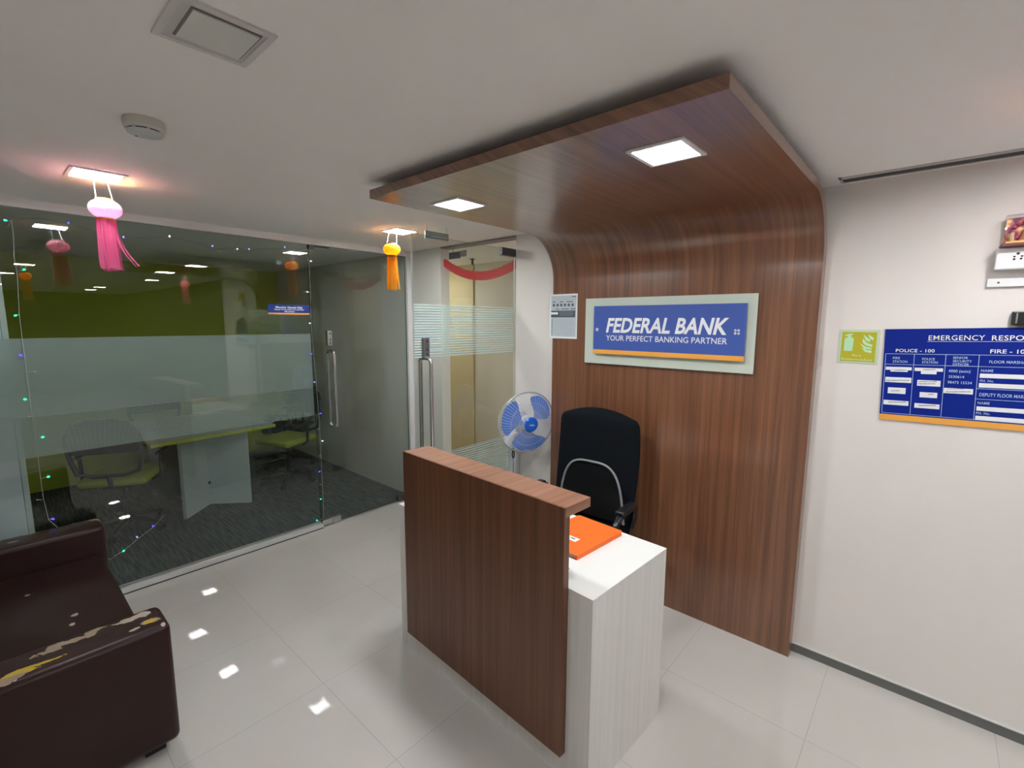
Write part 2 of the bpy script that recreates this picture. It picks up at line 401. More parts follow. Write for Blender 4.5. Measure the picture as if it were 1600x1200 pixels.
uvl = bm.loops.layers.uv.new('UVMap'); arcl = [0]
for i in range(1, n): arcl.append(arcl[-1]+math.hypot(front[i][0]-front[i-1][0], front[i][1]-front[i-1][1]))
idx = {}
for s in (0, 1):
    for i in range(n):
        idx[F[s][i]] = (s*(XR-XL), arcl[i], 0); idx[B[s][i]] = (s*(XR-XL), arcl[i], .05)
for f_ in bm.faces:
    for l_ in f_.loops: q = idx[l_.vert]; l_[uvl].uv = (q[0]+q[2], q[1]+q[2])
obj('curved_panel', bm, WOOD_V, ca, smooth=True)
obj('hanging_frame', BX(XL+.10, XR-.06, YC+.14, YP-.30, ZT-.002, ZC), pm('grey_frame_paint', (.30, .29, .29), .6), ca)

# ================================================================== CEILING LAMPS
def lamp(label, x, y, z=ZC, lit=True, group=None):
    t = thing('ceiling_downlight', label, 'light', (x, y, z), group=group)
    bm = bmesh.new(); s, i = .098, .083
    for a in ((-s, s, -s, -i), (-s, s, i, s), (-s, -i, -i, i), (i, s, -i, i)): box(bm, x+a[0], x+a[1], y+a[2], y+a[3], z-.006, z-.0002)
    obj('frame', bm, WHITEPL if lit else pm('old_lamp_frame', (.66, .64, .62), .5), t)
    if lit: obj('diffuser', BX(x-i, x+i, y-i, y+i, z-.004, z-.0015), LEDM, t)
    else:
        obj('diffuser', BX(x-.062, x+.070, y-.060, y+.070, z-.0085, z-.001), pm('unlit_diffuser', (.70, .70, .66), .35), t)
        obj('backing_plate', BX(x-i, x+i, y-i, y+i, z-.003, z-.0012), pm('grey_lamp_plate', (.62, .60, .58), .5), t)
        obj('rim', BX(x-.066, x+.074, y-.064, y+.074, z-.006, z-.003), pm('dark_lamp_rim', (.20, .18, .16), .5), t)
    return t
lamp('lit square downlight above the hanging pink lantern', -2.867, .416)
lamp('lit square downlight above the orange lantern by the meeting room door', -2.944, 2.088)
lamp('unlit square downlight in the ceiling nearest the camera', -1.275, .418, lit=False)
lamp('lit square downlight in the canopy, the left one by its glass side', -1.769, 1.598, ZB)
lamp('lit square downlight in the canopy, the right one over the bank sign', -.72, 1.575, ZB)
OFF = 'ceiling lights of the hall seen only in the glass'
lamp('lit square downlight above the second orange lantern, seen in the glass', .52, .50)
lamp('lit square downlight beside the blue notice board, above a pink lantern', .42, 2.05)
for x, y in ((2.0, 2.04), (2.2, .42), (4.89, 1.82), (6.1, 1.85), (5.34, .43)):
    lamp('lit square hall downlight that shows only mirrored in the glass partition', x, y, group=OFF)
lamp('unseen square downlight added to light the passage, behind the walnut wall', -1.0, 3.4, ZC+.03)  # added out of view so that the passage is lit
lamp('unseen square downlight added to brighten the passage, behind the meeting room wall', -4.6, 3.35, ZC+.03)  # second hidden lamp, added to brighten the passage

# smoke detector
sx, sy = -1.985, .423
t = thing('smoke_detector', 'round off-white smoke detector on the ceiling', 'detector', (sx, sy, ZC))
bm = lathe(bmesh.new(), [(.056, 0), (.058, -.012), (.057, -.026), (.050, -.033)], (sx, sy, ZC), 32); obj('housing', bm, pm('aged_plastic', (.62, .60, .54), .45), t, smooth=True)
bm = lathe(bmesh.new(), [(.048, -.033), (.048, -.037)], (sx, sy, ZC), 32); obj('vent_slot', bm, BLACK, t)
bm = lathe(bmesh.new(), [(.050, -.037), (.048, -.043), (.030, -.047), (.0, -.048)][:3], (sx, sy, ZC), 32); obj('cover', bm, pm('detector_cover', (.60, .61, .60), .35), t, smooth=True)
for k in range(8):
    a = 2*PI*k/8; obj('rib', lathe(bmesh.new(), [(.004, -.038), (.004, -.031)], (sx+.0495*math.cos(a), sy+.0495*math.sin(a), ZC), 8), pm('aged_plastic', (0, 0, 0)), t)
bm = lathe(bmesh.new(), [(.004, -.0465), (.003, -.049)], (sx-.02, sy-.02, ZC), 8); obj('indicator', bm, pm('red_indicator', (.4, .05, .05), .3), t)

# linear air vent
t = thing('ceiling_vent', 'long grey linear air vent in the ceiling over the right wall', 'vent', (.2, 2.665, ZC))
bm = bmesh.new()
for y0, y1 in ((2.622, 2.636), (2.642, 2.650), (2.712, 2.722)): box(bm, -.385, 1.05, y0, y1, ZC-.004, ZC-.0002)
box(bm, -.385, -.374, 2.622, 2.722, ZC-.004, ZC-.0002); obj('frame', bm, pm('vent_grey', (.55, .54, .53), .5), t)
obj('slot', BX(-.374, 1.05, 2.636, 2.642, ZC-.002, ZC-.0002), DARKMETAL, t)
obj('slot', BX(-.374, 1.05, 2.650, 2.712, ZC-.002, ZC-.0002), pm('vent_dark', (.05, .05, .052), .7), t)

# ================================================================== LANTERNS
PINKP = paper('pink_lantern_paper', (.97, .22, .46), .55); ORGP = paper('orange_lantern_paper', (1.0, .47, .05), .55)
PINKL = paper('pale_pink_paper', (.95, .42, .56), .55)
CORD = pm('white_cord', (.8, .8, .8), .6)
def lantern(label, x, y, lx, ly, pap, bulbpap, bulbd, taild, blow, band, group=None, ztop=2.295, zb=1.97):
    t = thing('hanging_lantern', label, 'lantern', (x, y, ztop), group=group)
    R_ = bulbd/2; zb0 = ztop-.088
    for s in (-1, 1): obj('string', TB([(lx+s*.016, ly+s*.020, ZC-.005), (x+s*.022, y+s*.026, ztop-.004)], .0013, 6), CORD, t)
    bm = bmesh.new(); prof = []
    for k in range(13):
        a = -PI/2 + PI*k/12; prof.append((max(.030, R_*math.cos(a)**.7 if math.cos(a) > 0 else .03), zb0+.044+.040*math.sin(a)))
    lathe(bm, prof, (x, y, 0), 48, pleat=.025); obj('bulb', bm, bulbpap, t, smooth=True)
    for z in (ztop-.010, zb0-.008):
        bm = lathe(bmesh.new(), [(taild/2+.001, 0), (taild/2+.001, .010)], (x, y, z), 24); obj('band', bm, band, t, smooth=True)
    bm = bmesh.new(); N = 18
    for k in range(N):
        a = 2*PI*k/N; ws = taild/2*2*PI/N*.62
        ln = (zb0-.006-zb)*random.uniform(.95, 1.0); ph = random.uniform(0, 6.3)
        drift = blow*(1 if k in (2, 3, 4) else .16)
        prev = None; seg = 10
        for i in range(seg+1):
            s = i/seg; z = zb0-.004-ln*s
            rr = taild/2*(1+.26*s+.10*math.sin(ph+s*5)*s)
            c = Vector((x + rr*math.cos(a), y + rr*math.sin(a) + drift*s**2.2, z + (.02*s*s if drift > .03 else 0)))
            tv_ = Vector((-math.sin(a), math.cos(a), 0)); tw = .5*math.sin(ph+2.0*s)
            tv_ = (tv_*math.cos(tw) + Vector((math.cos(a), math.sin(a), 0))*math.sin(tw))
            q = (bm.verts.new(c - tv_*ws), bm.verts.new(c + tv_*ws))
            if prev: bm.faces.new((prev[0], prev[1], q[1], q[0]))
            prev = q
    obj('streamers', bm, pap, t, smooth=True)
    return t
BROWNB = pm('brown_band', (.12, .06, .03), .6)
pA, pA2 = at(163, 311, 0, -2.905), at(172, 424, 0, -2.905); pB, pB2 = at(612, 380, 0, -2.975), at(613, 454, 0, -2.975)
lantern('pink paper lantern with streamers hanging at the left under a lit downlight', -2.905, pA.y, -2.898, pA.y-.010, PINKP, PINKL, .121, .068, .058, GOLD, ztop=pA.z, zb=pA2.z)
lantern('orange paper lantern hanging beside the meeting room door', -2.975, pB.y, -2.965, pB.y+.006, ORGP, ORGP, .118, .064, .012, BROWNB, ztop=pB.z, zb=pB2.z)
lantern('orange paper lantern mirrored at the far left of the glass, beside the camera', .46, .49, .47, .49, ORGP, ORGP, .112, .062, .012, BROWNB)
lantern('small pink paper lantern mirrored in the middle of the glass, near the notice board', .35, 2.05, .365, 2.05, PINKP, PINKL, .115, .066, .03, GOLD)

# ================================================================== HANGING SIGNS ABOVE DOOR / PASSAGE
t = thing('hanging_sign', 'small grey acrylic sign hanging from the ceiling by the open glass door', 'sign', (-2.6, 2.14, ZC))
p0, p1 = at(663, 357, 0, -2.6), at(700, 370, 0, -2.6)
obj('plate', BX(-2.605, -2.595, 2.045, 2.245, 2.305, 2.352, bev=.002), pm('grey_acrylic', (.36, .40, .40), .25), t)
pieces('hanger', [TB([(-2.6, y, 2.352), (-2.6, y, ZC)], .002, 6) for y in (2.06, 2.23)], STEEL, t)
t = thing('passage_sign', 'small dark blue sign hanging under the passage ceiling', 'sign', (-3.36, 3.0, ZC))
obj('plate', BX(-3.47, -3.31, 2.995, 3.005, 2.325, 2.385, bev=.002), pm('dull_blue', (.10, .13, .24), .4), t)
obj('end_plate', BX(-3.31, -3.23, 2.995, 3.005, 2.335, 2.390, bev=.002), pm('dull_grey', (.34, .37, .42), .4), t)
obj('hanger', BX(-3.41, -3.40, 2.998, 3.002, 2.385, ZC+.03), STEEL, t)
bm = bmesh.new(); tube(bm, [(-3.80, 3.62, ZC+.03), (-3.80, 3.62, ZC-.03)], .012, 10); lathe(bm, [(.03, 0), (.03, .005)], (-3.80, 3.62, ZC+.02), 16); lathe(bm, [(.018, 0), (.018, .003)], (-3.80, 3.62, ZC-.035), 12)
tag(obj('fire_sprinkler', bm, DARKMETAL), 'small dark sprinkler head on the passage ceiling', 'sprinkler')
# garland
bm = bmesh.new(); N = 110; prev = None
for i in range(N+1):
    s = i/N; x = -3.30 + (.885)*s
    zc = 2.262 - .46*(s)*(1-s) - .045*s + .012*math.sin(0) ; w2 = .034 + .005*math.sin(i*2.1)
    y = 2.81 + .016*(1 if i % 2 else -1)
    q = (bm.verts.new((x, y, zc+w2)), bm.verts.new((x, y, zc-w2)))
    if prev: bm.faces.new((prev[0], prev[1], q[1], q[0]))
    prev = q
bmesh.ops.solidify(bm, geom=bm.faces[:], thickness=.002)
tag(obj('paper_garland', bm, paper('red_crepe_paper', (1.0, .36, .38), .55)), 'pleated red paper garland sagging across the passage opening', 'garland')

# ================================================================== RECEPTION COUNTER (turned a little)
S = 1.01744; pv = Vector((-1.4*S, 1.5*S, 0)); RC = -.0517
ct = thing('reception_desk', 'reception desk with tall walnut front and white laminate body', 'desk', pv, (0, 0, RC))
def lx(x): return x - pv.x
def ly(y): return y - pv.y
cxl, cxr, cyf, cyf2, cyb, czt, dz, dxl, dxr, pz, cyo = -1.934, -.903, 1.335, 1.366, 1.909, 1.101, .789, -2.035, -.795, .117, 1.489
LB = lambda a, b_, c, d, e, f_, **k: BX(lx(a), lx(b_), ly(c), ly(d), e, f_, **k)
obj('desk_top', LB(dxl, dxr, cyf2, cyb, dz-.0022, dz), pm('white_laminate_top', (.82, .83, .80), .3), ct, False)
obj('front_panel', LB(dxl, dxr, cyf2, cyf2+.02, 0, dz-.0022), WHITE_LAM, ct, False)
obj('desk_top_core', LB(dxl+.03, dxr-.03, cyf2+.02, cyb-.001, dz-.036, dz-.0022), WHITE_LAM, ct, False)
obj('side_panel', LB(dxr-.03, dxr, cyf2+.02, cyb-.001, 0, dz-.0022), WHITE_LAM, ct, False)
obj('side_panel', LB(dxl, dxl+.03, cyf2+.02, cyb-.001, 0, dz-.0022), WHITE_LAM, ct, False)
dr = obj('drawer_unit', LB(dxr-.42, dxr-.03, cyf2+.06, cyb-.02, .12, dz-.036), WHITE_LAM, ct, False)
for k in range(3): obj('drawer_pull', LB(dxr-.28, dxr-.17, cyb-.02, cyb-.008, .22+.2*k, .232+.2*k), STEEL, dr, False)
wf = LB(cxl, cxr, cyf, cyf+.008, pz, czt); box(wf, lx(cxl), lx(cxr), ly(cyf+.008), ly(cyf2-.0005), pz, czt-.0365)
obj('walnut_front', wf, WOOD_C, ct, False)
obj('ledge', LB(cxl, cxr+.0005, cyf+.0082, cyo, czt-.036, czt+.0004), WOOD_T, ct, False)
obj('ledge_support', LB(cxl+.02, cxr-.02, cyf2+.0, cyf2+.022, dz, czt-.036), WOOD_C, ct, False)
# notebook
bkc = at(925, 842, 2, .80)
t = thing('notebook', 'thick orange notebook with white label on the white desk', 'notebook', (-1.115, 1.705, dz), (0, 0, RC-.02))
NW, NL, TH = .175, .335, .019
W2 = .125
obj('cover', prism(bmesh.new(), rrect(-W2, W2, -NL/2, NL/2, .012), lambda a, b_, d: Vector((a, b_, d)), TH-.002, TH), pm('orange_cover', (.95, .16, .015), .55, var=.18, vscale=25), t, False)
obj('back_cover', prism(bmesh.new(), rrect(-W2, W2, -NL/2, NL/2, .012), lambda a, b_, d: Vector((a, b_, d)), 0, .002), pm('orange_cover', (0, 0, 0)), t, False)
obj('spine', BX(W2-.006, W2, -NL/2, NL/2-.01, .001, TH-.001), pm('orange_cover', (0, 0, 0)), t, False)
obj('pages', BX(-W2+.004, W2-.006, -NL/2+.004, NL/2-.005, .002, TH-.002), pm('aged_pages', (.45, .42, .36), .8), t, False)
lb = obj('title_label', BX(-.06, .042, -.075, -.040, TH, TH+.0006), WHITEPAPER, t, False)
bm = bmesh.new()
for i, (a, w_) in enumerate(((-.05, .012), (-.034, .018), (-.012, .010), (.004, .022))): box(bm, a, a+w_, -.062+.003*(i % 2), -.055+.004*(i % 2), TH+.0006, TH+.001)
obj('scribble', bm, GREYPRINT, lb, False)
# pen tip behind the walnut front
pp = at(889, 886, 2, dz+.008)
bm = TB([(pp.x-.11, pp.y+.012, dz+.009), (pp.x-.01, pp.y-.004, dz+.007), (pp.x+.006, pp.y-.006, dz+.005)], [.005, .005, .001], 8)
tag(obj('pen', bm, pm('brown_pen', (.10, .05, .03), .4), smooth=True), 'brown pen lying on the white desk behind the walnut front', 'pen')

# ================================================================== RECEPTION CHAIR
def star_base(t, r=.30, mat=BLACK, zs=.40):
    bm = lathe(bmesh.new(), [(.045, .075), (.050, .12), (.03, .13)], (0, 0, 0), 20); obj('base_hub', bm, mat, t, False, smooth=True)
    bm = lathe(bmesh.new(), [(.026, .12), (.026, .26), (.016, .261), (.016, zs)], (0, 0, 0), 16); obj('gas_lift', bm, mat, t, False, smooth=True)
    for k in range(5):
        a = 2*PI*k/5+.3; d = Vector((math.cos(a), math.sin(a), 0)); n_ = Vector((-d.y, d.x, 0))
        lg = obj('base_leg', TB([d*.03+Vector((0, 0, .10)), d*.16+Vector((0, 0, .092)), d*r+Vector((0, 0, .072))], [.024, .020, .014], 8), mat, t, False, smooth=True)
        bm = bmesh.new()
        for s in (-1, 1):
            c = d*r + n_*.014*s + Vector((0, 0, .027)); tube(bm, [c-n_*.009, c+n_*.009], .027, 16)
        tube(bm, [d*r+Vector((0, 0, .03)), d*r+Vector((0, 0, .075))], .006, 6)
        obj('caster', bm, BLACK, lg, False)
rc = thing('office_chair', 'black high-backed office chair behind the reception desk', 'chair', (-1.515, 2.25, 0), (0, 0, .06))
star_base(rc)
def cushion(bm, w, d, z0, z1, bev, y0=0, seg=4):
    box(bm, -w/2, w/2, y0-d/2, y0+d/2, z0, z1, bev=bev, seg=seg)
bm = bmesh.new(); cushion(bm, .50, .48, .43, .53, .042); obj('seat', bm, BLACKFAB, rc, False, smooth=True)
obj('seat_pan', BX(-.12, .12, -.12, .14, .395, .43), BLACK, rc, False)
# backrest slab curved, narrower at the bottom, rounded top
bm = bmesh.new(); NZ, NX = 26, 16; grid = {}
for side in (0, 1):
    for i in range(NZ+1):
        s = i/NZ; z = .48 + .735*s
        hw = .262 + .018*math.sin(s*PI*.9)
        if s > .86: hw *= math.sqrt(max(0, 1-((s-.86)/.14)**2.6))*.30+.70
        for j in range(NX+1):
            q = -1+2*j/NX; edge = (1-abs(q)**6)*(1-max(0, (s-.90)/.10)**3)
            yb = .245 + .06*s - .035*q*q*-1 + .03*math.cos(s*PI*1.6)*-.5
            th = (.008+.030*edge)
            zz = z - (.030*q*q if s > .8 else 0)*((s-.8)/.2 if s > .8 else 0)
            grid[side, i, j] = bm.verts.new((q*hw, yb-.04*q*q + (th if side else -th), zz))
for i in range(NZ):
    for j in range(NX):
        for side in (0, 1): bm.faces.new([grid[side, a, c] for a, c in ((i, j), (i, j+1), (i+1, j+1), (i+1, j))])
for i in range(NZ):
    for j in (0, NX): bm.faces.new((grid[0, i, j], grid[0, i+1, j], grid[1, i+1, j], grid[1, i, j]))
for j in range(NX):
    for i in (0, NZ): bm.faces.new((grid[0, i, j], grid[0, i, j+1], grid[1, i, j+1], grid[1, i, j]))
obj('backrest', bm, BLACKFAB, rc, False, smooth=True)
# lumbar support: mesh stretched on a grey wire arch
def arch(h0, h1, w0, w1, y, n=20):
    pts = []
    for i in range(n+1):
        a = PI*i/n; c, s = math.cos(a), math.sin(a)
        x = -(abs(c)**.55)*(1 if c > 0 else -1); zz = abs(s)**.5
        pts.append((.026+x*(w0 + (w1-w0)*zz), y - .03*zz*0, h0+(h1-h0)*zz))
    return pts
AP = arch(.56, .905, .225, .185, .165, 36)
ls = obj('lumbar_support', TB(AP, .0075, 10), pm('grey_piping', (.27, .28, .29), .6), rc, False, smooth=True)
bm = bmesh.new(); c0 = [bm.verts.new(Vector(p)+Vector((0, .004, 0))) for p in AP]; bm.faces.new(c0)
bmesh.ops.solidify(bm, geom=bm.faces[:], thickness=.004); obj('support_mesh', bm, pm('black_net', (.006, .007, .009), .8), ls, False)
for s in (-1, 1):
    pts = [(s*.262, .24, .52), (s*.29, .22, .60), (s*.31, .17, .68), (s*.315, .10, .70), (s*.315, -.02, .69), (s*.31, -.07, .65), (s*.30, -.075, .56), (s*.24, -.06, .45)]
    ar = obj('armrest', TB(pts, [.018, .020, .022, .022, .022, .02, .018, .018], 10), pm('glossy_black', (.012, .013, .015), .22), rc, False, smooth=True)
    obj('arm_pad', BX(s*.315-.028, s*.315+.028, -.04, .15, .698, .724, bev=.012, seg=3), BLACK, ar, False, smooth=True)

# ================================================================== WALL FAN
fc = Vector(at(823, 660, 1, 2.53)); fa = math.radians(-22); tilt = math.radians(-4)
fn = thing('wall_fan', 'white wall fan with translucent blue blades and blue hub', 'fan', fc, (0, 0, 0))
nv = Vector((math.cos(fa)*math.cos(tilt), math.sin(fa)*math.cos(tilt), math.sin(tilt)))
ez = Vector((0, 0, 1)); ex = ez.cross(nv).normalized(); ey = nv.cross(ex)         # ex: right as seen from front
FM = Matrix((ex, ey, nv)).transposed().to_4x4(); FM.translation = fc
def fpt(r, a, d): return FM @ Vector((r*math.cos(a), r*math.sin(a), d))
FR = .218
bm = bmesh.new()
tube(bm, [fpt(FR, 2*PI*k/64, 0) for k in range(64)], .0055, 8, close=True)
obj('guard_rim', bm, pm('rim_grey', (.42, .44, .47), .35, .3), fn, smooth=True)
bm = bmesh.new()
for k in range(60):
    a = 2*PI*k/60; tube(bm, [fpt(FR, a, .002), fpt(FR*.86, a, .040), fpt(FR*.55, a, .062), fpt(.052, a, .066)], .0009, 4, cap=False)
for r_, d_ in ((.70*FR, .053), (.42*FR, .064)): tube(bm, [fpt(r_, 2*PI*k/48, d_) for k in range(48)], .0009, 4, close=True)
obj('front_guard', bm, WHITEPL, fn, smooth=True)
bm = bmesh.new()
for k in range(60):
    a = 2*PI*k/60; tube(bm, [fpt(FR, a, -.002), fpt(FR*.92, a, -.050), fpt(FR*.6, a, -.078), fpt(.07, a, -.085)], .0011, 4, cap=False)
for r_, d_ in ((.95*FR, -.04), (.60*FR, -.078)): tube(bm, [fpt(r_, 2*PI*k/48, d_) for k in range(48)], .0011, 4, close=True)
obj('rear_guard', bm, WHITEPL, fn, smooth=True)
bm = lathe(bmesh.new(), [(.050, .052), (.055, .066), (.048, .074), (.02, .078)], (0, 0, 0), 28, mat=None); bm.transform(FM)
hc = obj('hub_cap', bm, pm('hub_blue', (.015, .13, .62), .3), fn, smooth=True)
bm = bmesh.new(); tube(bm, [FM @ Vector((-.02+.04*i/10, .006*math.sin(i*1.3), .0792)) for i in range(11)], .0016, 6)
obj('badge', bm, WHITEPL, hc)
bm = lathe(bmesh.new(), [(.052, -.01), (.052, .025), (.040, .032)], (0, 0, 0), 24); bm.transform(FM); obj('blade_hub', bm, pm('hub_pale', (.62, .66, .72), .4), fn, smooth=True)
BLADE = pm('blue_translucent_plastic', (.16, .30, .80), .3)
m, nt, b = nodes('blue_blade_plastic'); b.inputs['Base Color'].default_value = (.16, .36, .86, 1); b.inputs['Roughness'].default_value = .25
tl = nt.nodes.new('ShaderNodeBsdfTranslucent'); tl.inputs[0].default_value = (.25, .48, .95, 1)
mxs = nt.nodes.new('ShaderNodeMixShader'); mxs.inputs[0].default_value = .35
nt.links.new(b.outputs[0], mxs.inputs[1]); nt.links.new(tl.outputs[0], mxs.inputs[2]); nt.links.new(mxs.outputs[0], nt.nodes['Material Output'].inputs[0]); BLADE = m
for a0 in (150, 35, -95):
    bm = bmesh.new(); g_ = []
    for i in range(13):
        s = i/12; r_ = .045 + .162*s
        half = math.radians(16 + 27*math.sin(min(1, s*1.25)*PI/2)) * (1 if s < .8 else math.sqrt(max(0.02, 1-((s-.8)/.2)**2))*.55+.45)
        row = []
        for j in range(11):
            q = -1+2*j/10; a = math.radians(a0) + q*half + .25*s
            row.append(bm.verts.new(fpt(r_, a, .010 + .030*q*(1-.35*s))))
        g_.append(row)
    for i in range(12):
        for j in range(10): bm.faces.new((g_[i][j], g_[i][j+1], g_[i+1][j+1], g_[i+1][j]))
    bmesh.ops.solidify(bm, geom=bm.faces[:], thickness=.002); obj('blade', bm, BLADE, fn, smooth=True)
bm = lathe(bmesh.new(), [(.062, -.082), (.066, -.10), (.060, -.165), (.03, -.185)], (0, 0, 0), 24); bm.transform(FM); obj('motor_housing', bm, WHITEPL, fn, smooth=True)
px_ = -2.415
bk = obj('wall_bracket', BX(px_-.055, px_+.055, YW-.05, YW-.0005, .42, 1.12, bev=.014, seg=3), WHITEPL, fn, smooth=True)
bm = bmesh.new(); mp_ = FM @ Vector((0, 0, -.14)); tube(bm, [mp_, (mp_.x*.5+px_*.5, mp_.y*.4+(YW-.02)*.6, fc.z-.03), (px_, YW-.02, fc.z-.06)], [.032, .036, .045], 12)
obj('swivel_arm', bm, WHITEPL, fn, smooth=True)
obj('control_box', BX(px_+.005, px_+.075, YW-.14, YW-.03, .80, .90, bev=.015, seg=3), WHITEPL, fn, smooth=True)
kx, ky = at(802, 712, 1, 2.62)[0], 2.62
bm = bmesh.new(); tube(bm, [(kx, ky, .80), (kx, ky, .765)], .007, 8); tube(bm, [(kx+.010*math.sin(2*PI*k/16), ky, .748+.028*math.cos(2*PI*k/16)) for k in range(16)], .005, 6, close=True)
pcd = obj('pull_cord', bm, BLACK, fn)
bm = bmesh.new()
for k in range(10): bmesh.ops.create_icosphere(bm, subdivisions=1, radius=.0042, matrix=Matrix.Translation((kx, ky, .712-.0115*k)))
obj('bead_chain', bm, pm('dark_bead', (.05, .055, .06), .3), pcd)

# ================================================================== BANK SIGN
t = thing('bank_sign', 'blue and orange bank name sign on frosted glass on the walnut wall', 'sign', (-1.2, YP, 1.69))
obj('glass_plate', BX(-1.722, -.688, YP-.022, YP-.012, 1.484, 1.900, bev=.0015), SIGNGLASS, t)
pieces('standoff', [TB([(x, YP, z), (x, YP-.014, z)], .008, 10) for x, z in ((-1.69, 1.87), (-.72, 1.87), (-1.69, 1.515), (-.72, 1.515))], STEEL, t)
yf = YP-.048
a, c = at(928, 478.7, 1, yf), at(1163, 563, 1, yf); a2, c2 = at(927, 553.6, 1, yf), at(1166.6, 473.3, 1, yf)
X0, X1 = (a.x+a2.x)/2, (c.x+c2.x)/2; Z1, Z0 = (a.z+c2.z)/2, (c.z+a2.z)/2
zs_ = at(1161, 555.5, 1, yf).z*.5 + at(927, 546.5, 1, yf).z*.5
obj('blue_plate', BX(X0, X1, yf, yf+.008, zs_, Z1), SIGNBLUE, t)
obj('orange_strip', BX(X0, X1, yf, yf+.008, Z0, zs_), SIGNORANGE, t)
pieces('spacer', [TB([(x, yf+.008, (Z0+Z1)/2), (x, YP-.022, (Z0+Z1)/2)], .007, 10) for x in (X0+.025, X1-.055)], STEEL, t)
def pxrect(l, r, tp, bt, y):                          # pixel box on the wall plane
    p, q = at(l, (tp+bt)/2, 1, y), at(r, (tp+bt)/2, 1, y); return p.x, q.x
tl0, tl1 = at(946.7, 519.2, 1, yf), at(1138, 521.8, 1, yf); ht = (at(946.7, 498, 1, yf).z-tl0.z + at(1138, 496, 1, yf).z-tl1.z)/2
bm = text(bmesh.new(), 'FEDERAL BANK', tl1.x-tl0.x, ht, WALLX(tl0.x, (tl0.z+tl1.z)/2, yf), bold=.028, shear=.22)
tl0, tl1 = at(947, 532.3, 1, yf), at(1136, 537.3, 1, yf); ht = (at(947, 524.4, 1, yf).z-tl0.z + at(1136, 527.3, 1, yf).z-tl1.z)/2
text(bm, 'YOUR PERFECT BANKING PARTNER', tl1.x-tl0.x, ht, WALLX(tl0.x, (tl0.z+tl1.z)/2, yf), bold=.006)
obj('lettering', bm, WHITELET, t)
for px, py, n_ in ((933, 515, 1), (1151.5, 518.8, 4)):
    c = at(px, py, 1, yf)
    for dx, dz_ in ([(0, 0)] if n_ == 1 else [(-.008, -.008), (.008, -.008), (-.008, .008), (.008, .008)]):
        obj('fixing_cap', lathe(bmesh.new(), [(.011 if n_ == 1 else .007, 0), (.009 if n_ == 1 else .005, .005)], (c.x+dx, yf, c.z+dz_), 12, mat=Matrix.Rotation(PI/2, 3, 'X')), pm('pale_cap', (.62, .63, .62), .4), t)

# poster
t = thing('notice_poster', 'small printed black and white notice on the walnut wall left of the sign', 'poster', (-1.92, YP, 1.785))
PX0, PX1, PZ0, PZ1 = -2.028, -1.800, 1.636, 1.938
obj('sheet', BX(PX0, PX1, YP-.003, YP-.0005, PZ0, PZ1), WHITEPAPER, t)
def P(u0, u1, v0, v1, mat, nm, d=.0034):
    bm = bmesh.new(); W_, H_ = PX1-PX0, PZ1-PZ0
    box(bm, PX0+u0*W_, PX0+u1*W_, YP-d-.0003, YP-d+.0003, PZ1-v1*H_, PZ1-v0*H_); return bm, mat, nm
obj('printed_area', P(.05, .96, .035, .955, None, '')[0], GREYPAPER, t)
obj('dark_band', P(.05, .93, .37, .52, None, '', .0044)[0], DARKPRINT, t)
bm = bmesh.new(); W_, H_ = PX1-PX0, PZ1-PZ0
for k in range(6):
    cx = PX0+W_*(.15+.137*k); cz = PZ1-H_*.245
    lathe(bm, [(.0105, 0), (.0105, .0006)], (cx, YP-.0040, cz), 14, mat=Matrix.Rotation(PI/2, 3, 'X'))
for (u, v, l) in ((.10, .163, .12), (.36, .163, .14), (.61, .163, .24), (.22, .325, .13), (.42, .325, .28), (.76, .325, .18), (.80, .055, .16)):
    box(bm, PX0+u*W_, PX0+(u+l)*W_, YP-.0046, YP-.0040, PZ1-(v+.018)*H_, PZ1-v*H_)
for k in range(8): box(bm, PX0+.07*W_, PX0+.11*W_, YP-.0046, YP-.0040, PZ1-(.590+.045*k)*H_, PZ1-(.572+.045*k)*H_)
obj('printed_marks', bm, GREYPRINT, t)
bm = bmesh.new()
for k in range(8): box(bm, PX0+.16*W_, PX0+(.80+.05*(k % 3))*W_, YP-.0043, YP-.0040, PZ1-(.585+.045*k)*H_, PZ1-(.578+.045*k)*H_)
for k in range(3): box(bm, PX0+.37*W_, PX0+(.85+.02*(k % 2))*W_, YP-.0053, YP-.0047, PZ1-(.405+.035*k)*H_, PZ1-(.398+.035*k)*H_)
for v in (.085, .115): box(bm, PX0+.25*W_, PX0+.70*W_, YP-.0043, YP-.0040, PZ1-(v+.005)*H_, PZ1-v*H_)
obj('text_lines', bm, pm('faint_print', (.36, .42, .46), .6), t)
obj('white_tab', P(.05, .31, .405, .455, None, '', .0054)[0], WHITEPAPER, t)

# fire extinguisher sign
t = thing('fire_sign', 'square yellow-green fire extinguisher sign on the wall beside the blue board', 'sign', (-.264, YW, 1.64))
EX0, EX1, EZ0, EZ1 = -.341, -.187, 1.562, 1.720
obj('plate', BX(EX0, EX1, YW-.003, YW-.0005, EZ0, EZ1), pm('pale_green_plate', (.52, .66, .46), .5), t)
EW, EH = EX1-EX0, EZ1-EZ0
obj('yellow_field', BX(EX0+.07*EW, EX1-.07*EW, YW-.0038, YW-.003, EZ0+.05*EH, EZ1-.07*EH), pm('olive_yellow', (.47, .44, .015), .5), t)
ICON = pm('luminous_green', (.48, .78, .50), .5)
fnE = lambda a_, b_, d: Vector((EX0+a_*EW, YW-d, EZ1-b_*EH))
bm = bmesh.new()
prism(bm, [(.14, .64), (.36, .64), (.37, .27), (.30, .22), (.29, .17), (.34, .15), (.34, .12), (.20, .14), (.12, .20), (.22, .19), (.22, .22), (.14, .27)], fnE, .0038, .0046)
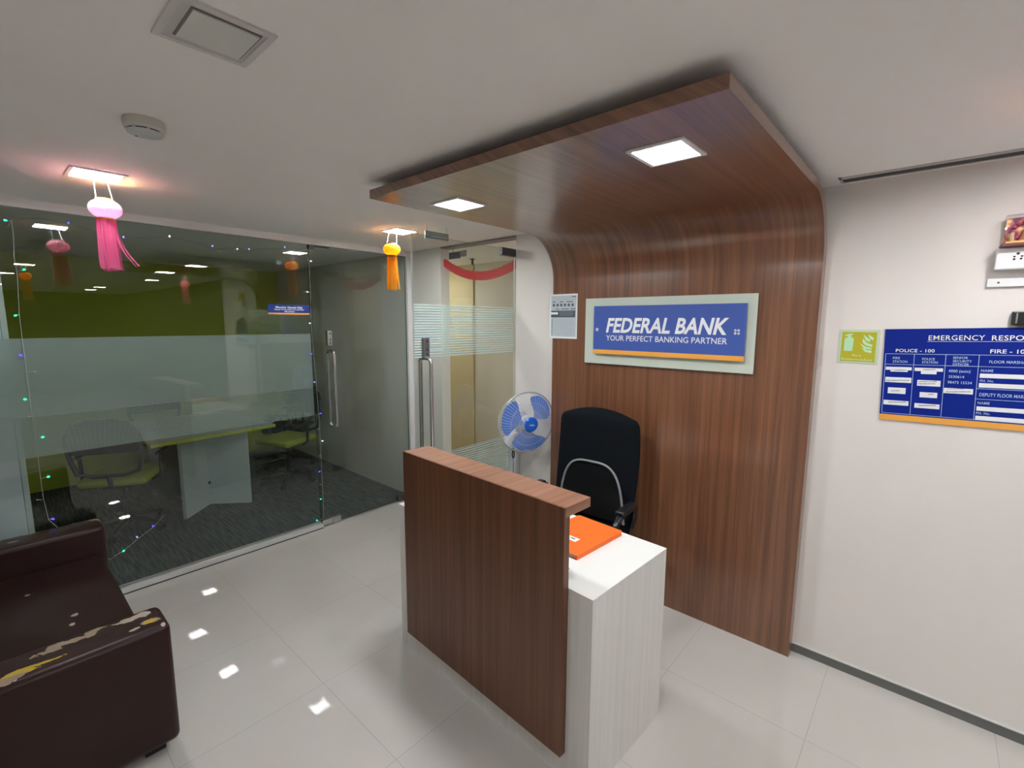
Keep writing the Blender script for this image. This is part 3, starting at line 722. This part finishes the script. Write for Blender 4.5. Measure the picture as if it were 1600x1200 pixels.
for pl in ([(.60, .14), (.78, .30), (.76, .36), (.66, .30)], [(.72, .13), (.86, .24), (.85, .31), (.76, .26)], [(.59, .26), (.70, .38), (.84, .44), (.84, .50), (.68, .46), (.60, .38)],
           [(.53, .40), (.68, .50), (.83, .53), (.83, .58), (.66, .56)], [(.57, .52), (.70, .59), (.84, .61), (.83, .68), (.68, .65)]):
    prism(bm, pl, fnE, .0038, .0046)
obj('pictogram', bm, ICON, t)
bm = text(bmesh.new(), 'Fire', .22*EW, .060*EH, WALLX(EX0+.37*EW, EZ0+.205*EH, YW-.004), bold=.02)
text(bm, 'Extinguisher', .80*EW, .060*EH, WALLX(EX0+.10*EW, EZ0+.085*EH, YW-.004), bold=.02)
obj('lettering', bm, pm('pale_yellow_print', (.66, .74, .40), .5), t)

# emergency board -- tilted a little on the wall
BT = .030; bo = Vector((-.170, YW, 1.7235))
t = thing('emergency_board', 'large dark blue emergency contact board with orange lower edge', 'notice board', bo, (0, -BT, 0))
def bl(cx, cy):                                        # crop point -> board coordinates
    p = at(1360+cx*.15, 500+cy*.15, 1, YW) - bo
    return p.x*math.cos(BT)+p.z*math.sin(BT), -p.x*math.sin(BT)+p.z*math.cos(BT)
BW = .74; zbot = -.4145; zor = zbot+.026
obj('blue_panel', BX(0, BW, -.008, -.0005, zor, 0), NAVY, t, False)
obj('orange_edge', BX(0, BW, -.0085, -.0005, zbot, zor), SIGNORANGE, t, False)
def BR(bm, l, tp, r, bt, d=.0085, th=.0006):
    u0_, v1_ = bl(l, tp); u1_, v0_ = bl(r, bt); box(bm, u0_, u1_, -d-th, -d+.0004, v0_, v1_)
def BTX(bm, s, l, r, tp, bt, bold=0, align='L', shear=0):
    u0_, v0_ = bl(l, bt); u1_, _ = bl(r, bt); _, v1_ = bl(l, tp)
    text(bm, s, u1_-u0_, v1_-v0_, Matrix(((1, 0, 0, u0_), (0, 0, -1, -.0086), (0, 1, 0, v0_), (0, 0, 0, 1))), bold=bold, shear=shear, spacing=1.06)
bm = bmesh.new()
BTX(bm, 'EMERGENCY', 605, 1190, 160, 210, .004); 
u0_, v0_ = bl(1262, 212); u1_, _ = bl(1600, 212); _, v1_ = bl(1262, 160)
text(bm, 'RESPONSE', (u1_-u0_)*8/4.93, v1_-v0_, Matrix(((1, 0, 0, u0_), (0, 0, -1, -.0086), (0, 1, 0, v0_), (0, 0, 0, 1))), bold=.008, spacing=1.06)
uu, vv = bl(597, 222); box(bm, uu, uu+.50, -.0091, -.008, vv-.0012, vv)
BTX(bm, 'POLICE - 100', 265, 668, 300, 332, .012)
u0_, v0_ = bl(1245, 345); u1_, _ = bl(1590, 345); _, v1_ = bl(1245, 305)
text(bm, 'FIRE - 101', (u1_-u0_)*1.14, v1_-v0_, Matrix(((1, 0, 0, u0_), (0, 0, -1, -.0086), (0, 1, 0, v0_), (0, 0, 0, 1))), bold=.012)
obj('heading', bm, WHITELET, t, False)
bm = bmesh.new()
uL, vT = bl(162, 350); uc = [bl(x, 355)[0] for x in (460, 788, 1135)]; vH = bl(300, 462)[1]; vB = zor+.006
TW = .0016
for u_ in [uL]+uc: box(bm, u_-TW/2, u_+TW/2, -.0092, -.008, vB, vT)
for v_ in (vT, vB): box(bm, uL, BW-.02, -.0092, -.008, v_-TW/2, v_+TW/2)
box(bm, uL, BW-.02, -.0092, -.008, vH-TW/2, vH+TW/2)
for cx, cy in ((1105, 712), (1095, 820)): v_ = bl(cx, cy)[1]; box(bm, uc[2], BW-.02, -.0092, -.008, v_-TW/2, v_+TW/2)
obj('table_lines', bm, CYANLINE, t, False)
for s, l, r, tp, bt in (('FIRE', 235, 308, 382, 405), ('STATION', 235, 385, 418, 442), ('POLICE', 540, 670, 392, 416), ('STATION', 538, 700, 426, 450),
        ('SENIOR', 860, 1015, 379, 402), ('SECURITY', 858, 1055, 414, 438), ('OFFICER', 855, 1025, 448, 472), ('4000 (extn)', 812, 1040, 513, 541), ('2530614', 812, 975, 574, 599),
        ('98473 15534', 802, 1055, 631, 658), ('NAME', 1150, 1278, 511, 538), ('PH. No.', 1138, 1285, 617, 642), ('NAME', 1115, 1240, 846, 873), ('PH. No.', 1098, 1245, 951, 977)):
    bm = bmesh.new(); BTX(bm, s, l, r, tp, bt, .01); obj('table_text', bm, CYANLINE, t, False)
for s, l, r, tp, bt, k in (('FLOOR MARSHAL', 1235, 1600, 420, 448, 13/11.6), ('DEPUTY FLOOR MARSHAL', 1132, 1600, 756, 790, 20/16.2)):
    bm = bmesh.new(); u0_, v0_ = bl(l, bt); u1_, _ = bl(r, bt); _, v1_ = bl(l, tp)
    text(bm, s, (u1_-u0_)*k, v1_-v0_, Matrix(((1, 0, 0, u0_), (0, 0, -1, -.0086), (0, 1, 0, v0_), (0, 0, 0, 1))), bold=.01)
    obj('table_text', bm, CYANLINE, t, False)
def strip(recs, marks, nm='paper_strip'):
    bm = bmesh.new()
    for r_ in recs: BR(bm, *r_)
    s = obj(nm, bm, WHITEPAPER, t, False)
    bm = bmesh.new()
    for (l, tp, r, bt) in marks:
        x = l
        while x < r-6:
            w_ = random.uniform(6, 15); BR(bm, x, tp+random.uniform(0, 3), min(r, x+w_), bt, d=.0094, th=.0003); x += w_+random.uniform(3, 7)
    if marks: obj('handwriting', bm, pm('grey_ink', (.30, .30, .32), .7), s, False)
strip([(162, 484, 430, 524), (210, 520, 390, 540)], [(255, 514, 365, 526)])
strip([(158, 590, 425, 655)], [(165, 620, 405, 634)])
strip([(185, 698, 365, 770)], [(218, 728, 312, 740)])
strip([(140, 828, 395, 892)], [(190, 845, 375, 858)])
strip([(463, 495, 755, 538), (528, 530, 688, 565)], [(552, 508, 680, 520)])
strip([(490, 622, 727, 693)], [(502, 632, 690, 646), (502, 655, 680, 668)])
strip([(515, 748, 693, 812)], [(600, 764, 670, 778)])
strip([(460, 862, 717, 928)], [(505, 880, 692, 894)])
strip([(765, 704, 1065, 774)], [(785, 738, 1045, 752), (800, 712, 980, 720)])
for r_ in ((1140, 556, 2000, 600), (1130, 655, 2000, 700), (1105, 896, 2000, 940), (1092, 993, 2000, 1038)):
    bm = bmesh.new(); u0_, v1_ = bl(r_[0], r_[1]); _, v0_ = bl(r_[0], r_[3]); box(bm, u0_, BW-.03, -.0091, -.008, v0_, v1_)
    obj('writing_strip', bm, WHITEPAPER, t, False)

# socket box, trunking, idol case, black frame
t = thing('power_socket', 'white surface mounted power socket box above the blue board', 'socket', (.25, YW, 2.01))
obj('box', BX(.153, .39, YW-.055, YW-.0005, 1.962, 2.046, bev=.004), WHITEPL, t)
bm = bmesh.new()
for px, py, r_ in ((1591, 396, .0048), (1585, 401, .0035), (1597, 400, .0035), (1584.5, 405, .004), (1595.5, 404, .004)):
    c = at(px, py, 1, YW-.055); obj('socket_hole', lathe(bmesh.new(), [(r_, 0), (r_, .002)], (c.x, YW-.0545, c.z), 10, mat=Matrix.Rotation(PI/2, 3, 'X')), BLACK, t)
t = thing('cable_trunking', 'flat white cable trunking on the wall below the socket box', 'trunking', (.5, YW, 1.914))
obj('cover', BX(.139, 1.05, YW-.014, YW-.0005, 1.897, 1.930, bev=.002), WHITEPL, t)
obj('screw', lathe(bmesh.new(), [(.004, 0), (.004, .002)], (.172, YW-.0135, 1.914), 8, mat=Matrix.Rotation(PI/2, 3, 'X')), DARKMETAL, t)
t = thing('idol_case', 'clear case with a gilded figurine standing on the socket box', 'figurine', (.235, YW-.045, 2.046))
obj('base', BX(.160, .315, YW-.095, YW-.005, 2.0465, 2.058, bev=.003), pm('maroon_base', (.18, .05, .06), .4), t)
obj('case', BX(.164, .311, YW-.091, YW-.009, 2.058, 2.165, bev=.006), ACRYL, t)
m, nt, b = nodes('gilded_backdrop'); tc_ = nt.nodes.new('ShaderNodeTexCoord'); n_ = nt.nodes.new('ShaderNodeTexNoise'); n_.inputs['Scale'].default_value = 45; n_.inputs['Detail'].default_value = 3
nt.links.new(tc_.outputs['Object'], n_.inputs['Vector']); c_ = nt.nodes.new('ShaderNodeValToRGB'); nt.links.new(n_.outputs['Fac'], c_.inputs[0])
c_.color_ramp.elements[0].position = .36; c_.color_ramp.elements[0].color = (.16, .03, .06, 1); c_.color_ramp.elements[1].position = .66; c_.color_ramp.elements[1].color = (.85, .62, .28, 1)
e_ = c_.color_ramp.elements.new(.5); e_.color = (.50, .20, .12, 1); nt.links.new(c_.outputs[0], b.inputs['Base Color']); b.inputs['Roughness'].default_value = .35; b.inputs['Metallic'].default_value = .4
obj('backdrop', BX(.170, .305, YW-.030, YW-.014, 2.060, 2.160, bev=.004), m, t)
obj('gold_stand', BX(.172, .303, YW-.083, YW-.018, 2.059, 2.066), GOLD, t)
bm = lathe(bmesh.new(), [(.030, 2.066), (.026, 2.085), (.022, 2.10), (.018, 2.115), (.010, 2.122), (.016, 2.132), (.014, 2.145), (.004, 2.156)], (.238, YW-.05, 0), 16)
obj('figure', bm, pm('gilded_figure', (.70, .30, .14), .3, .4), t, smooth=True)
bm = bmesh.new()
for k in range(16):
    a = 2*PI*k/16; bmesh.ops.create_icosphere(bm, subdivisions=1, radius=.0075, matrix=Matrix.Translation((.238+.046*math.cos(a), YW-.04-.004*(k % 2), 2.108+.036*math.sin(a))))
obj('flower_ring', bm, pm('pink_flowers', (.55, .08, .22), .6), t, smooth=True)
pieces('lamp_post', [TB([(x, YW-.06, 2.066), (x, YW-.055, 2.10)], .006, 8) for x in (.19, .286)], pm('pale_gold', (.75, .62, .35), .3, .6), t)
t = thing('black_holder', 'small black wall holder just above the blue board', 'holder', (.28, YW, 1.77))
obj('body', BX(.222, .34, YW-.03, YW-.0005, 1.745, 1.799, bev=.004), BLACK, t)
obj('clip', BX(.233, .238, YW-.032, YW-.029, 1.752, 1.792), STEEL, t)
# loose wire poking out beside the walnut panel
bm = TB([(-.423, YW-.02, 1.52), (-.405, YW-.018, 1.56), (-.407, YW-.006, 1.61), (-.412, YW-.002, 1.625)], .0015, 6)
tag(obj('loose_wire', bm, pm('pink_wire', (.55, .38, .36), .6)), 'thin loose wire poking out at the right edge of the walnut panel', 'wire')

# ================================================================== SOFA
m, nt, b = nodes('worn_maroon_leather'); L = nt.links
tc = nt.nodes.new('ShaderNodeTexCoord')
nzb = nt.nodes.new('ShaderNodeTexNoise'); nzb.inputs['Scale'].default_value = 28; nzb.inputs['Detail'].default_value = 5; L.new(tc.outputs['Object'], nzb.inputs['Vector'])
nzs = nt.nodes.new('ShaderNodeTexNoise'); nzs.inputs['Scale'].default_value = 5; nzs.inputs['Detail'].default_value = 3; L.new(tc.outputs['Object'], nzs.inputs['Vector'])
base = nt.nodes.new('ShaderNodeMix'); base.data_type = 'RGBA'; L.new(nzs.outputs['Fac'], base.inputs[0]); base.inputs[6].default_value = (.018, .0065, .006, 1); base.inputs[7].default_value = (.036, .0135, .012, 1)
SOFA0 = Vector((-2.95, 0, 0))
last = base.outputs[2]
def wear(cx, cy, cz, rx, ry, rz, col, thr=.5, ang=0):
    global last
    sb = nt.nodes.new('ShaderNodeVectorMath'); sb.operation = 'SUBTRACT'; L.new(tc.outputs['Object'], sb.inputs[0]); sb.inputs[1].default_value = (cx-SOFA0.x, cy, cz)
    dv = nt.nodes.new('ShaderNodeVectorMath'); dv.operation = 'DIVIDE'; L.new(sb.outputs[0], dv.inputs[0]); dv.inputs[1].default_value = (rx, ry, rz)
    ln = nt.nodes.new('ShaderNodeVectorMath'); ln.operation = 'LENGTH'; L.new(dv.outputs[0], ln.inputs[0])
    a_ = nt.nodes.new('ShaderNodeMath'); a_.operation = 'MULTIPLY_ADD'; L.new(nzb.outputs['Fac'], a_.inputs[0]); a_.inputs[1].default_value = 3.6; L.new(ln.outputs['Value'], a_.inputs[2])
    c_ = nt.nodes.new('ShaderNodeMath'); c_.operation = 'LESS_THAN'; L.new(a_.outputs[0], c_.inputs[0]); c_.inputs[1].default_value = 1.0+3.6*thr
    x_ = nt.nodes.new('ShaderNodeMix'); x_.data_type = 'RGBA'; L.new(c_.outputs[0], x_.inputs[0]); L.new(last, x_.inputs[6]); x_.inputs[7].default_value = (*col, 1); last = x_.outputs[2]
TAN = (.30, .23, .16); FOAM = (.46, .33, .04); PALE = (.42, .34, .28)
ZA = .556
def wp(px, py, z): p = at(px, py, 2, z); return p.x, p.y
for px, py, rx, ry, c in ((112, 1003, .020, .085, TAN), (75, 1020, .016, .06, TAN), (140, 990, .014, .05, TAN), (32, 1052, .022, .075, FOAM), (10, 1066, .018, .05, TAN), (60, 1040, .014, .05, FOAM),
                          (200, 972, .020, .030, PALE), (222, 962, .02, .03, PALE), (236, 971, .025, .030, TAN), (236, 972, .016, .018, FOAM), (255, 975, .012, .010, PALE), (212, 984, .008, .02, PALE),
                          (50, 834, .022, .05, TAN), (65, 822, .02, .03, TAN), (113, 818, .02, .016, PALE), (150, 812, .022, .035, PALE), (20, 848, .01, .02, TAN)):
    x, y = wp(px, py, ZA-.004); wear(x, y, ZA-.004, rx, ry, .03, c, .47)
for px, py, s in ((44, 930, .014), (118, 960, .010), (112, 976, .010)):
    x, y = wp(px, py, .40); wear(x, y, .395, s, s, .03, PALE, .5)
L.new(last, b.inputs['Base Color']); b.inputs['Roughness'].default_value = .36; b.inputs['Specular IOR Level'].default_value = .3
nf = nt.nodes.new('ShaderNodeTexNoise'); nf.inputs['Scale'].default_value = 220; L.new(tc.outputs['Object'], nf.inputs['Vector'])
bp = nt.nodes.new('ShaderNodeBump'); bp.inputs['Strength'].default_value = .15; bp.inputs['Distance'].default_value = .001; L.new(nf.outputs['Fac'], bp.inputs['Height']); L.new(bp.outputs[0], b.inputs['Normal'])
LEATHER = m
sf = thing('sofa', 'worn maroon leather sofa with peeling arms beside the glass partition', 'sofa', SOFA0)
def sbox(nm, x0, x1, y0, y1, z0, z1, bev): return obj(nm, BX(x0, x1, y0, y1, z0, z1, bev=bev, seg=4), LEATHER, sf, smooth=True)
sbox('armrest', -2.365, -2.165, -.46, .400, .045, ZA, .028)
sbox('armrest', -3.72, -3.53, -.46, .385, .045, ZA, .028)
sbox('backrest', -3.53, -2.365, -.46, -.22, .045, .78, .04)
sbox('seat_base', -3.528, -2.367, -.22, .345, .045, .27, .02)
sbox('seat_cushion', -3.528, -2.367, -.215, .362, .27, .40, .032)
for x, y in ((-2.25, .32), (-3.62, .32), (-2.25, -.38), (-3.62, -.38)):
    obj('foot', BX(x-.035, x+.035, y-.035, y+.035, 0, .045, bev=.004), pm('dark_foot', (.02, .016, .015), .5), sf, smooth=True)

# ================================================================== MEETING ROOM
t = thing('meeting_table', 'white meeting table with lime green edge and cross panel base', 'table', (-5.30, 1.33, 0))
A_, B_, C_, D_ = (-4.66, .84), (-4.74, 1.845), (-5.95, 1.82), (-5.88, .84)
fnT = lambda a, b_, d: Vector((a, b_, d))
obj('table_top', prism(bmesh.new(), [A_, B_, C_, D_], fnT, .722, .745), pm('white_table_top', (.72, .74, .74), .4), t)
def grow(p): c = Vector((-5.3, 1.33)); v = Vector(p)-c; return tuple(c+v*1.004)
obj('edge_band', prism(bmesh.new(), [grow(q) for q in (A_, B_, C_, D_)], fnT, .718, .7435), pm('lime_edge', (.55, .62, .05), .4), t)
CXc, CYc = -5.06, 1.325
for (ex_, ey_) in ((-4.80, 1.06), (-4.80, 1.605), (-5.75, 1.02), (-5.75, 1.66)):
    d = Vector((ex_-CXc, ey_-CYc, 0)); n_ = Vector((-d.y, d.x, 0)).normalized()*.014
    c0 = Vector((CXc, CYc, 0)); e0 = c0+d
    bm = bmesh.new(); prism(bm, [(c0-n_).xy[:], (e0-n_).xy[:], (e0+n_).xy[:], (c0+n_).xy[:]], fnT, .004, .718)
    obj('leg_panel', bm, pm('grey_white_panel', (.56, .62, .64), .5), t)
bm = bmesh.new(); bmesh.ops.create_icosphere(bm, subdivisions=2, radius=.014, matrix=Matrix.Translation((-5.02, 1.325, .22)))
obj('cable_grommet', bm, BLACK, t)
LIME = pm('lime_fabric', (.34, .38, .03), .8)
def mesh_chair(label, x, y, rz, seatmat, top=.98):
    t = thing('meeting_chair', label, 'chair', (x, y, 0), (0, 0, rz))
    star_base(t, .27)
    bm = bmesh.new(); cushion(bm, .46, .45, .44, .51, .032); obj('seat', bm, seatmat, t, False, smooth=True)
    obj('seat_pan', BX(-.1, .1, -.1, .12, .40, .44), BLACK, t, False)
    fr = [(-.20, .24, .57), (-.235, .25, .72), (-.235, .27, .86), (-.19, .285, top-.03), (-.09, .29, top), (.09, .29, top), (.19, .285, top-.03), (.235, .27, .86), (.235, .25, .72), (.20, .24, .57), (.1, .235, .54), (-.1, .235, .54)]
    fo = obj('back_frame', TB(fr, .016, 8, close=True), BLACK, t, False, smooth=True)
    bm = bmesh.new(); vv_ = [bm.verts.new(p) for p in fr[1:9]]; bm.faces.new(vv_); bmesh.ops.solidify(bm, geom=bm.faces[:], thickness=.003)
    obj('mesh_panel', bm, pm('black_net', (0, 0, 0)), fo, False)
    obj('back_bar', TB([(0, .235, .54), (0, .22, .46), (0, .10, .43)], .018, 8), BLACK, t, False, smooth=True)
    for s in (-1, 1):
        obj('armrest', TB([(s*.20, .02, .43), (s*.27, .02, .47), (s*.275, .02, .64), (s*.275, .10, .66), (s*.275, -.14, .66)], .014, 8), BLACK, t, False, smooth=True)
    return t
mesh_chair('black mesh chair with lime seat at the left end of the meeting table', -4.92, .69, math.radians(-120), LIME)
mesh_chair('black mesh chair with lime seat at the right end of the meeting table', -5.15, 2.12, math.radians(20), LIME)
mesh_chair('black mesh chair behind the meeting table at its far edge', -6.29, 1.25, math.radians(90), BLACKFAB, 1.0)
mesh_chair('all black mesh chair in the corner behind the right table end', -5.75, 2.38, math.radians(-40), BLACKFAB)
t = thing('white_cabinet', 'tall pale cabinet just inside the glass at the far left', 'cabinet', (-4.15, -.6, 0))
obj('body', BX(-4.4, -3.93, -1.4, .085, .06, 2.25), pm('pale_cabinet', (.58, .63, .67), .5), t)
obj('plinth', BX(-4.38, -3.96, -1.38, .07, 0, .06), BLACK, t)
obj('side_trim', BX(-4.4, -3.928, .087, .112, .06, 2.25), pm('pale_trim', (.55, .60, .58), .4), t)
obj('door', BX(-3.93, -3.922, -.66, .083, .08, 2.23), pm('pale_cabinet', (0, 0, 0)), t)
# name plate on the glass
NP = [at(x, y, 0, GX+.008) for x, y in ((419, 475), (484, 477), (484, 492), (420, 491))]
GP = GX-.0105
y0_, y1_ = NP[0].y, NP[1].y; z1_, z0_ = NP[0].z, NP[3].z
t = thing('name_plate', 'small blue name plate with orange lower edge stuck on the glass partition', 'sign', (GP+.007, (y0_+y1_)/2, z0_))
obj('plate', BX(GP+.0065, GP+.0095, y0_, y1_, z0_+.012, z1_), pm('name_plate_blue', (.012, .045, .26), .35), t)
obj('orange_edge', BX(GP+.0065, GP+.0095, y0_, y1_, z0_, z0_+.012), SIGNORANGE, t)
bm = text(bmesh.new(), 'Manohar Ganesh Dala', .205, .0145, GLASSX((y0_+y1_)/2, z1_-.028, GP+.0097), bold=.03, align='C')
text(bm, 'Deputy Vice President & Zonal Head', .225, .0105, GLASSX((y0_+y1_)/2, z1_-.043, GP+.0097), bold=.02, align='C')
text(bm, 'Mumbai', .075, .0105, GLASSX((y0_+y1_)/2, z1_-.058, GP+.0097), bold=.02, align='C')
obj('lettering', bm, WHITELET, t)

# ================================================================== FAIRY LIGHTS round the partition
fx = GX+.010
fl_ = thing('fairy_lights', 'string of tiny coloured fairy lights taped round the glass partition', 'lights', (fx, 1.0, 0))
wire = [(12, 355), (18, 343), (21, 370), (22, 400), (27, 430), (30, 490), (36, 540), (42, 585), (49, 640), (56, 690), (63, 745), (68, 780), (76, 812)]
wpts = [at(x, y, 0, fx) for x, y in wire]
low = [Vector((fx, .22, .50)), Vector((fx, .30, .36)), Vector((fx, .42, .25)), at(180, 868, 0, fx), at(193, 861, 0, fx), at(214, 843, 0, fx), at(239, 824, 0, fx), at(256, 805, 0, fx)]
top = [at(18, 343, 0, fx), at(60, 341, 0, fx), at(107, 350, 0, fx), at(193, 372, 0, fx), at(265, 370, 0, fx), at(332, 386, 0, fx), at(389, 389, 0, fx), at(445, 388, 0, fx), at(480, 390, 0, fx)]
rgt = [at(480, 390, 0, fx), at(483, 410, 0, fx), at(485, 456, 0, fx), at(486, 500, 0, fx), at(490, 553, 0, fx), at(494, 600, 0, fx), at(498, 646, 0, fx), at(501, 690, 0, fx), at(503, 740, 0, fx), at(505, 780, 0, fx), at(506, 808, 0, fx), at(495, 816, 0, fx), at(470, 827, 0, fx), at(440, 837, 0, fx), at(410, 847, 0, fx), at(376, 855, 0, fx)]
bm = bmesh.new(); tube(bm, wpts+low, .0012, 5); tube(bm, rgt, .0012, 5)
obj('wire', bm, pm('pale_wire', (.42, .45, .41), .5), fl_)
bm = bmesh.new(); tube(bm, top, .0009, 5); obj('clear_wire', bm, pm('clear_wire_plastic', (.14, .15, .15), .4), fl_)
EG = emis('green_bulb_glow', (.02, .9, .35), 2.6); EB = emis('blue_bulb_glow', (.05, .04, 1.0), 3.0); EW_ = emis('white_bulb_glow', (.85, 1.0, .95), 1.6)
EV = emis('violet_bulb_glow', (.30, .26, 1.0), 1.3); BOFF = pm('unlit_bulb', (.6, .6, .58), .3)
bulbs = [(8, 344, EG, 18, 346), (38, 421, EG, 27, 424), (24, 493, EG, 31, 491), (32, 555, EB, 38, 557), (39, 624, EG, 47, 624), (67, 683, EG, 56, 686), (76, 745, EG, 63, 748), (83, 811, EB, 75, 811),
         (107, 348, EB, 106, 350), (193, 370, EV, 193, 372), (265, 369, EW_, 265, 371), (332, 384, EV, 332, 386), (371, 389, EW_, 371, 389), (389, 389, EV, 389, 390), (445, 386, EV, 445, 388),
         (486, 408, EW_, 482, 408), (480, 456, EW_, 485, 457), (484, 505, EW_, 487, 505), (486, 553, EB, 490, 553), (491, 597, EV, 494, 597), (501, 646, EB, 498, 646), (504, 689, EW_, 501, 689), (499, 737, EB, 503, 735), (501, 780, EG, 505, 779), (495, 813, EG, 498, 815),
         (401, 852, EG, 403, 848), (239, 822, EB, 240, 823), (214, 839, EV, 216, 841), (193, 861, EG, 196, 859),
         (55, 581, BOFF, 43, 581), (45, 651, BOFF, 50, 650), (58, 781, BOFF, 66, 781), (497, 670, BOFF, 500, 669), (499, 712, BOFF, 502, 712), (500, 757, BOFF, 504, 757), (491, 579, BOFF, 493, 579)]
for px, py, mt, ax_, ay_ in bulbs:
    a_, c_ = at(ax_, ay_, 0, fx), at(px, py, 0, fx+.004); d = c_-a_
    rb = .0048 if mt is not BOFF else .0028
    bo_ = obj('bulb', TB([c_-d.normalized()*rb*1.6, c_-d.normalized()*rb*.6, c_, c_+d.normalized()*rb*.8, c_+d.normalized()*rb*1.3], [rb*.35, rb*.9, rb, rb*.7, rb*.25], 10), mt, fl_, smooth=True)
    obj('bulb_stem', TB([a_, c_-d.normalized()*rb*1.6], [.0011, .0014], 6), pm('pale_wire', (0, 0, 0)), bo_, smooth=True)
